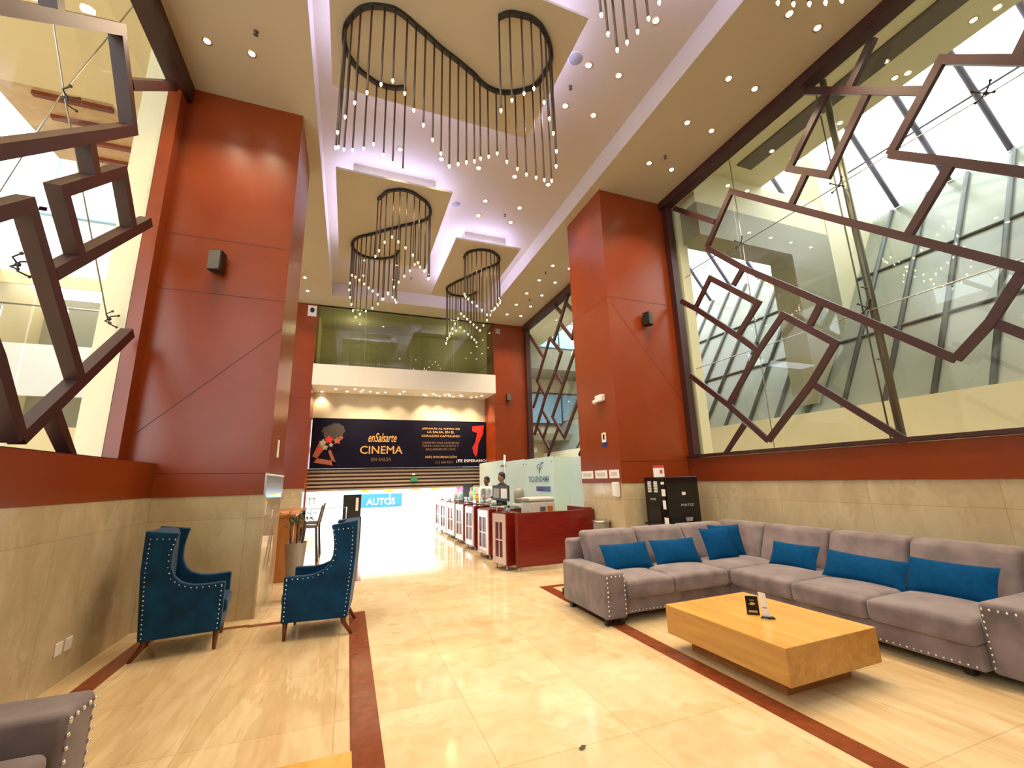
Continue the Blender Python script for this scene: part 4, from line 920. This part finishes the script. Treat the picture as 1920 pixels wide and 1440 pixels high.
MB().box(0, 1.62, 0.0, 0.06, 0.07, 1.0).build('panel', 'red_dark', t, bevel=0.006); MB().box(-0.02, 0.015, -0.01, 0.07, 0.07, 1.0).build('painted_edge_highlight', 'legw', t, bevel=0.006)  # reddish strip at the corner is a highlight put in as colour
MB().box(1.5, 1.6, 0.06, 0.9, 0.07, 1.03).build('return_panel', 'red_dark', t)
for x in (0.03, 1.5): MB().tube([(x, 0.03, 0), (x, 0.03, 0.07)], 0.02, 8).build('foot', 'steel', t)
# frosted glass partition
t = thing('glass_partition', 'tall frosted teal glass partition lettered TEQUENDAMA behind reception', 'glass screen', (4.5, 8.2, 0))
def TP(nm, y0, y1, z1, x=0, mat='teal'): return MB().box(x, x+0.012, y0-8.2, y1-8.2, 0.25, z1).build(nm, mat, t)
TP('glass_panel', 9.24, 11.0, 2.12); TP('glass_panel', 11.02, 12.6, 2.14); TP('glass_panel', 12.75, 15.4, 2.2)
MB().box(0.0, 0.42, 1.0, 1.012, 0.25, 2.1).build('glass_panel', 'teal', t)
MB().box(0.42, 0.432, -0.15, 1.0, 0.25, 2.08).build('glass_panel', 'teal', t)
mb = MB()
for y in (9.3, 10.9, 11.1, 12.5):
    for z in (0.5, 2.0): mb.tube([(-0.02, y-8.2, z), (0.02, y-8.2, z)], 0.02, 8)
mb.build('glass_fixings', 'steel', t)
MB().tube([(0, 4.45, 0), (0, 4.45, 2.35)], 0.04, 8).build('door_post', 'steel', t)
MB().box(0.0, 0.03, 4.3, 4.8, 2.0, 2.05).build('hinge', 'steel', t)
text_mesh('lettering', 'TEQUENDAMA', 0.17, 'text_blue', t, (-0.01, 10.75-8.2, 1.5), (0, -1, 0), (0, 0, 1), 1.3, 0.003, 0, 0.01)
MB().box(-0.012, -0.004, 9.42-8.2, 10.25-8.2, 1.3, 1.42).build('blue_plate', 'navy', t, bevel=0.003)
mb = MB().tube([(-0.01, 10.02-8.2+0.14*math.sin(a)*1.0, 2.0-0.1+0.06*math.cos(a)-0.0) for a in [2*PI*k/20 for k in range(16)]], 0.008, 6)
mb.tube([(-0.01, 1.62, 1.98), (-0.01, 1.78, 1.93), (-0.01, 1.82, 1.8), (-0.01, 1.84, 1.73)], 0.008, 6); mb.tube([(-0.01, 1.58, 2.0), (-0.01, 1.75, 1.985)], 0.009, 6)
mb.build('logo_mark', 'text_blue', t)
MB().box(-0.02, 0.03, 0.95, 7.2, 0.0, 0.25).build('sill', 'red_dark', t)

# desk things
t = thing('printer', 'beige grey printer on the reception desk before the teal glass', 'printer', (3.72, 8.45, 0))
MB().box(-0.28, 0.28, -0.25, 0.25, 0.0, 0.85).build('cabinet', 'grey', t); MB().box(-0.28, 0.28, -0.25, 0.25, 0.85, 1.14).build('body', 'grey_l', t, bevel=0.02)
MB().box(-0.28, 0.28, -0.25, 0.25, 1.145, 1.23).build('lid', 'grey_l', t, bevel=0.03); MB().box(-0.4, -0.1, -0.2, 0.2, 1.2, 1.215).build('tray', 'grey', t)
MB().box(-0.06, 0.06, -0.256, -0.25, 0.92, 1.05).build('badge', 'slotd', t)
MB().box(0.1, 0.22, -0.256, -0.25, 0.92, 1.06).build('label_plate', 'orange', t)
def monitor(lab, x, y, rz, s=1.0, mat='paper'):
    t = thing('monitor', lab, 'monitor', (x, y, 1.0), rz, 'reception monitors')
    MB().box(-0.22*s, 0.22*s, -0.015, 0.015, 0.12, 0.47*s).build('casing', 'black', t, bevel=0.006)
    MB().box(-0.2*s, 0.2*s, 0.015, 0.02, 0.15, 0.45*s).build('screen', 'gloss_black', t); MB().box(-0.15*s, 0.15*s, -0.02, -0.015, 0.18, 0.4*s).build('back_plate', mat, t)
    MB().tube([(0, 0, 0), (0, 0, 0.2)], 0.02, 8).build('neck', 'black', t); MB().box(-0.11, 0.11, -0.09, 0.09, 0, 0.012).build('foot', 'black', t)
monitor('monitor turned sideways in front of the person in the dark suit', 3.4, 9.6, math.radians(-82))
monitor('second monitor at the desk, just beyond the first', 3.4, 10.15, math.radians(-82), 1.0, 'grey')
monitor('far dark monitor among the bottles on the desk', 3.4, 12.9, math.radians(-70), 1.1, 'black')
def bottle(lab, x, y, h, r, mat, cap='white_p', z=1.0):
    t = thing('bottle', lab, 'bottle', (x, y, z), 0, 'bottles on the reception desk')
    MB().lathe([(r, 0), (r, h*0.65), (r*0.4, h*0.8), (r*0.35, h*0.9)], (0, 0, 0), 12).build('bottle_body', mat, t)
    MB().lathe([(r*0.45, h*0.88), (r*0.45, h)], (0, 0, 0), 10).build('cap', cap, t)
bottle('clear sanitiser bottle nearest the doorway end of the desk', 3.36, 14.3, 0.34, 0.06, 'paper'); bottle('white bottle beside the far monitor', 3.36, 13.75, 0.36, 0.06, 'paper'); bottle('pale blue bottle left of the far monitor', 3.36, 13.4, 0.33, 0.06, 'blue_l')
bottle('amber bottle in front of the person in white', 3.34, 11.7, 0.24, 0.05, 'amber', 'red_p'); bottle('tall white bottle between the far monitor and the person', 3.36, 12.4, 0.4, 0.06, 'paper')
o = bx('paper_sheet', 'paper', 3.4, 3.41, 11.75, 12.05, 1.0, 1.42); tag(o, 'upright white sheet on the desk left of the person in white', 'paper')
t = thing('water_dispenser', 'grey water bottle dispenser between the suited person and the printer', 'dispenser', (4.15, 10.6, 0))
MB().box(-0.14, 0.14, -0.14, 0.14, 0, 1.0).build('stand', 'paper', t, bevel=0.02); MB().lathe([(0.1, 1.0), (0.13, 1.05), (0.13, 1.3), (0.05, 1.38)], (0, 0, 0), 16).build('water_bottle', 'grey', t)
t = thing('office_chair', 'black office chair seat showing behind the near desk end', 'chair', (3.95, 9.6, 0))
MB().lathe([(0.22, 0.84), (0.24, 0.87), (0.22, 0.9)], (0, 0, 0), 18).build('seat', 'black', t); MB().tube([(0, 0, 0.04), (0, 0, 0.84)], 0.03, 8).build('column', 'steel', t)
for k in range(5):
    a = 2*PI*k/5; MB().tube([(0, 0, 0.06), (0.22*math.cos(a), 0.22*math.sin(a), 0.025)], 0.02, 6).build('leg', 'black', t)

# ------------------------------------------------------------------ people
def person(lab, loc, rz, skin, top, trousers, height, hairm='hair', armup=0.0, head_tilt=0.0):
    s = height/1.75
    t = thing('person', lab, 'person', loc, rz)
    def skinned(name, chains, mat, root=0, sub=2):
        vs = []; es = []; rs = []
        for ch in chains:
            prev = ch[0] if isinstance(ch[0], int) else None
            for p in ch[(1 if prev is not None else 0):]:
                vs.append((p[0]*s, p[1]*s, p[2]*s)); rs.append(p[3]*s)
                if prev is not None: es.append((prev, len(vs)-1))
                prev = len(vs)-1
        me = bpy.data.meshes.new(name); me.from_pydata(vs, es, [])
        o = bpy.data.objects.new(name, me); COL.objects.link(o); o.parent = t
        me.skin_vertices or None
        md = o.modifiers.new('skin', 'SKIN'); md.use_smooth_shade = True
        for i, r in enumerate(rs):
            me.skin_vertices[0].data[i].radius = (r, r*0.85); me.skin_vertices[0].data[i].use_root = (i == root)
        q = o.modifiers.new('ss', 'SUBSURF'); q.levels = sub; q.render_levels = sub
        me.materials.append(M[mat]); return o
    # faces -x locally ; x forward negative
    F_ = -1
    # body: pelvis(0) spine chest neck head
    body = [[(0, 0, 0.98, 0.13), (0, 0, 1.1, 0.125), (0, 0, 1.28, 0.15), (0, 0, 1.42, 0.11), (0, 0, 1.49, 0.055)],
            [0, (0, 0.1, 0.9, 0.1), (0, 0.1, 0.5, 0.065), (0.01, 0.1, 0.09, 0.045), (F_*0.14, 0.11, 0.04, 0.035)],
            [0, (0, -0.1, 0.9, 0.1), (0, -0.1, 0.5, 0.065), (0.01, -0.1, 0.09, 0.045), (F_*0.14, -0.11, 0.04, 0.035)],
            [3, (0, 0.19, 1.4, 0.06), (0.02, 0.23, 1.12, 0.045), (F_*0.22, 0.16, 1.03+armup, 0.036), (F_*0.28, 0.15, 1.03+armup, 0.03)],
            [3, (0, -0.19, 1.4, 0.06), (0.02, -0.23, 1.12, 0.045), (F_*0.22, -0.16, 1.03+armup, 0.036), (F_*0.28, -0.15, 1.03+armup, 0.03)]]
    skinned('clothed_body', body, top)
    hd = MB(); hx = F_*0.02
    hd.ball((hx, 0, 1.65), (0.098, 0.078, 0.118), 20); hd.ball((hx+F_*0.03, 0, 1.59), (0.065, 0.058, 0.07), 14)
    hd.tube([(0, 0, 1.45), (0, 0, 1.6)], [0.055, 0.05], 10)
    hd.ball((hx+F_*0.1, 0, 1.63), (0.022, 0.014, 0.024), 8); hd.ball((hx, 0.078, 1.64), (0.02, 0.012, 0.032), 8); hd.ball((hx, -0.078, 1.64), (0.02, 0.012, 0.032), 8)
    hd.v = [(x*s, y*s, z*s) for x, y, z in hd.v]
    h = hd.build('head', skin, t)
    hr = MB(); hr.ball((hx-F_*0.022, 0, 1.69), (0.108, 0.093, 0.105), 18); hr.ball((hx-F_*0.05, 0, 1.65), (0.075, 0.084, 0.09), 14); hr.v = [(x*s, y*s, z*s) for x, y, z in hr.v]; hr.build('hair', hairm, t)
    ey = MB(); 
    for yy in (0.032, -0.032): ey.ball((hx+F_*0.087, yy, 1.655), (0.012, 0.014, 0.008), 8)
    ey.v = [(x*s, y*s, z*s) for x, y, z in ey.v]; ey.build('eyes', 'black', t)
    mo = MB().ball((hx+F_*0.092, 0, 1.578), (0.01, 0.024, 0.006), 8); mo.v = [(x*s, y*s, z*s) for x, y, z in mo.v]; mo.build('mouth', 'red_p', t)
    for sy in (1, -1):
        hb = MB(); wx, wy, wz = F_*0.28, 0.15*sy, 1.03+armup
        hb.ball((wx+F_*0.05, wy, wz), (0.05, 0.04, 0.017), 12)
        for k, (oy_, ln) in enumerate(((-0.028, 0.06), (-0.01, 0.072), (0.01, 0.068), (0.028, 0.052))):
            bx0 = wx+F_*0.085; hb.tube([(bx0, wy+oy_, wz), (bx0+F_*ln*0.5, wy+oy_*1.1, wz+0.004), (bx0+F_*ln*0.85, wy+oy_*1.15, wz-0.012), (bx0+F_*ln, wy+oy_*1.15, wz-0.03)], [0.0095, 0.009, 0.0085, 0.006], 6)
        hb.tube([(wx+F_*0.03, wy-sy*0.03, wz), (wx+F_*0.06, wy-sy*0.055, wz-0.006), (wx+F_*0.085, wy-sy*0.06, wz-0.014)], [0.012, 0.01, 0.007], 6)
        hb.v = [(x*s, y*s, z*s) for x, y, z in hb.v]; hb.build('hand', skin, t)
    return t
p1 = person('person with short dark hair in an open white top standing behind the desk', (3.95, 12.75, 0), math.radians(35), 'skin', 'shirt', 'suit', 1.68)
MB().box(-0.155, -0.13, -0.05, 0.05, 1.02, 1.36).build('grey_undershirt', 'grey', p1, bevel=0.01)
MB().box(-0.165, -0.155, -0.02, 0.04, 1.12, 1.18).build('name_badge', 'paper', p1)
p2 = person('person in a dark suit bent toward the monitors behind the desk', (4.05, 11.65, 0), math.radians(20), 'skin2', 'suit', 'suit', 1.78, armup=0.08)

# ------------------------------------------------------------------ entrance left: bar table, stools, plant
t = thing('high_bar_table', 'tall orange wood bar table beyond the left pillar', 'table', (-1.02, 9.6, 0))
MB().box(-0.28, 0.2, -1.0, 1.2, 1.06, 1.1).build('table_top', 'orange', t, bevel=0.005); MB().box(-0.28, 0.18, -0.98, -0.92, 0, 1.06).build('end_panel', 'orange', t)
MB().box(-0.28, 0.18, 1.1, 1.16, 0, 1.06).build('end_panel', 'orange', t)
for x, y, l in ((-1.12, 9.0, 'left small dark fitting on top of the bar table'), (-0.98, 9.3, 'right small dark fitting on top of the bar table')):
    tag(MB().lathe([(0.03, 0), (0.02, 0.015)], (0, 0, 0), 10).build('table_fitting', 'black', loc=(x, y, 1.1)), l, 'fitting')
def stool(lab, x, y):
    t = thing('bar_stool', lab, 'bar stool', (x, y, 0), 0, 'grey bar stools')
    MB().box(-0.17, 0.17, -0.17, 0.17, 0.72, 0.77).build('seat', 'slotd', t, bevel=0.02)
    MB().prism([(0.14, 0.74), (0.18, 0.74), (0.26, 1.16), (0.23, 1.17)], 'y', -0.17, 0.17).build('backrest', 'slotd', t, bevel=0.008)
    for sx in (-1, 1):
        for sy in (-1, 1): MB().tube([(sx*0.2, sy*0.2, 0), (sx*0.14, sy*0.14, 0.73)], 0.014, 6).build('leg', 'black', t)
stool('grey bar stool nearer the camera beside the bar table', -0.72, 10.3); stool('grey bar stool farther along the bar table', -0.72, 11.3)
t = thing('potted_palm', 'small palm in a tall tapering taupe pot behind the right armchair', 'plant', (-0.66, 7.3, 0))
MB().lathe([(0.13, 0), (0.13, 0.03), (0.11, 0.04), (0.19, 0.78), (0.175, 0.78), (0.16, 0.7)], (0, 0, 0), 4).build('pot', 'pot', t, rz=math.radians(45))
mb = MB(); lf = MB(); random.seed(3)
for k in range(3):
    bx_, by_ = (-0.07+0.07*k), 0.02*k-0.02; h = 0.2+0.05*k
    mb.tube([(bx_, by_, 0.7), (bx_*1.3, by_, 0.78+h)], 0.012, 6)
    for j in range(9):
        a = random.uniform(0, 2*PI); ln = random.uniform(0.14, 0.26); up = random.uniform(0.0, 0.16); c = (bx_*1.3, by_, 0.78+h)
        e = (c[0]+ln*math.cos(a), c[1]+ln*math.sin(a), c[2]+up-0.03); m_ = ((c[0]+e[0])/2, (c[1]+e[1])/2, c[2]+up*0.8+0.04)
        wv = Vector((-math.sin(a), math.cos(a), 0.3))*0.018
        lf.add([c, Vector(m_)-wv, e, Vector(m_)+wv], [(0, 1, 2, 3)])
mb.build('stems', 'stem', t); lf.build('leaves', 'leaf', t)

# ------------------------------------------------------------------ outside
t = thing('sign_stand', 'black standing sign with white panels in the doorway', 'sign', (0.15, 15.1, 0))
MB().box(-0.26, 0.28, -0.04, 0.04, 0.15, 1.25).build('board', 'black', t); MB().box(-0.26, 0.28, -0.2, 0.2, 0, 0.15).build('plinth', 'white_p', t)
MB().box(0.12, 0.2, -0.06, -0.04, 0.75, 1.15).build('white_strip', 'paper', t)
t = thing('door_rail', 'low steel rail by the doorway left of the sign', 'rail', (-0.9, 14.2, 0))
for z in (0.9, 0.55): MB().tube([(-0.5, 0, z), (0.9, 0.2, z)], 0.012, 6).build('bar', 'steel', t)
for x in (-0.5, 0.2, 0.9): MB().tube([(x, 0.1*(x+0.5), 0), (x, 0.1*(x+0.5), 0.92)], 0.014, 6).build('post', 'steel', t)
t = thing('shop_front', 'blue shop front with white AUTOS lettering across the street', 'shop', (2, 32, 0))
MB().box(-7, 6, 0, 0.5, -0.05, 1.9).build('wall', 'white', t); MB().box(-2.2, 4, -0.08, 0, -0.04, 1.2).build('shop_window', 'blue_l', t)
MB().box(-1.5, 1.6, -0.12, -0.08, -0.02, 0.85).build('sign_band', 'blue_sign', t)
text_mesh('lettering', 'AUTOS', 0.45, 'paper', t, (-0.75, -0.13, 0.12), (1, 0, 0), (0, 0, 1), 1.9, 0.003, 0, 0.02)
for x in (-3.8, -1.2, 0.8, 2.2, 4): MB().box(x-0.05, x+0.05, -0.14, 0, 0.1, 1.9).build('mullion', 'blue_l', t)
MB().box(-7, 6, 0.0, 6, 1.9, 9).build('upper_floor', 'white', t)
t = thing('grey_sign', 'small grey street sign with a dark arch mark at the doorway left', 'sign', (-1.5, 22, 0))
MB().box(-0.25, 0.25, -0.03, 0.03, 0.5, 1.4).build('board', 'grey_l', t); MB().box(-0.03, 0.03, -0.02, 0.02, 0, 0.5).build('post', 'grey', t); MB().box(-0.12, -0.08, -0.05, -0.03, 0.7, 1.0).box(0.08, 0.12, -0.05, -0.03, 0.7, 1.0).box(-0.12, 0.12, -0.05, -0.03, 0.96, 1.0).build('dark_mark', 'grey', t)
for i, (x, l) in enumerate(((0.68, 'yellow dome lamp at the shutter edge, leftmost'), (1.63, 'yellow dome lamp at the shutter edge, second from left'), (2.71, 'yellow dome lamp at the shutter edge, third from left'), (3.55, 'yellow dome lamp at the shutter edge, rightmost'))):
    t = thing('yellow_dome_lamp', l, 'lamp', (x, 19.0, 1.25), 0, 'yellow dome lamps')
    MB().lathe([(0.03, 0.1), (0.2, 0.05), (0.24, 0.0)], (0, 0, 0), 16).build('shade', 'yel', t); MB().tube([(0, 0, 0.1), (0, 0, 1.55)], 0.008, 5).build('cord', 'black', t)
struct(bx('ceiling_canopy', 'white', -3, 8, 18, 20.5, 2.8, 3.0), 'entrance canopy slab', 'canopy')
t = thing('flower_stand', 'pink flowers above a pale stand outside the doorway', 'flowers', (5.6, 22.5, 0))
MB().box(-0.3, 0.3, -0.1, 0.1, 0, 1.0).build('stand', 'grey_l', t); mb = MB(); random.seed(5)
for k in range(14): mb.ball((random.uniform(-0.25, 0.25), random.uniform(-0.1, 0.1), 1.15+random.uniform(-0.15, 0.15)), 0.09, 6)
mb.build('blooms', 'pink', t)
t = thing('street_shrub', 'narrow green shrub outside beyond the far desk end', 'shrub', (6.1, 21.5, 0)); mb = MB()
for k in range(30): mb.ball((random.uniform(-0.12, 0.12), random.uniform(-0.1, 0.1), 0.4+k*0.03), 0.08, 6)
mb.build('foliage', 'foliage', t); MB().lathe([(0.12, 0), (0.16, 0.35)], (0, 0, 0), 10).build('pot', 'red_p', t)

# bright fluorescent-free daylight spill: sun reaching the street
sd = bpy.data.lights.new('sun', 'SUN'); sd.energy = 3.0; sd.angle = math.radians(3); sd.color = (1, 0.97, 0.92)
so = bpy.data.objects.new('sun', sd); COL.objects.link(so); so.rotation_euler = (math.radians(35), math.radians(10), math.radians(200))

mb = MB().add([(0, 0, 0.004), (0.03, 0.01, 0.012), (0.05, 0.035, 0.004), (0.02, 0.03, 0.014), (-0.01, 0.02, 0.004)], [(0, 1, 3), (1, 2, 3), (0, 3, 4)])
o = mb.build('dry_leaf', 'stem', loc=(1.40, 2.66, 0)); tag(o, 'tiny dark dry leaf lying alone on the cream floor', 'leaf')
# back part of the lobby (behind the camera)
struct(bx('wall_behind', 'cream', -2.75, 6.35, -3.3, -3, 0, ZC+0.7), 'wall behind the camera', 'wall')
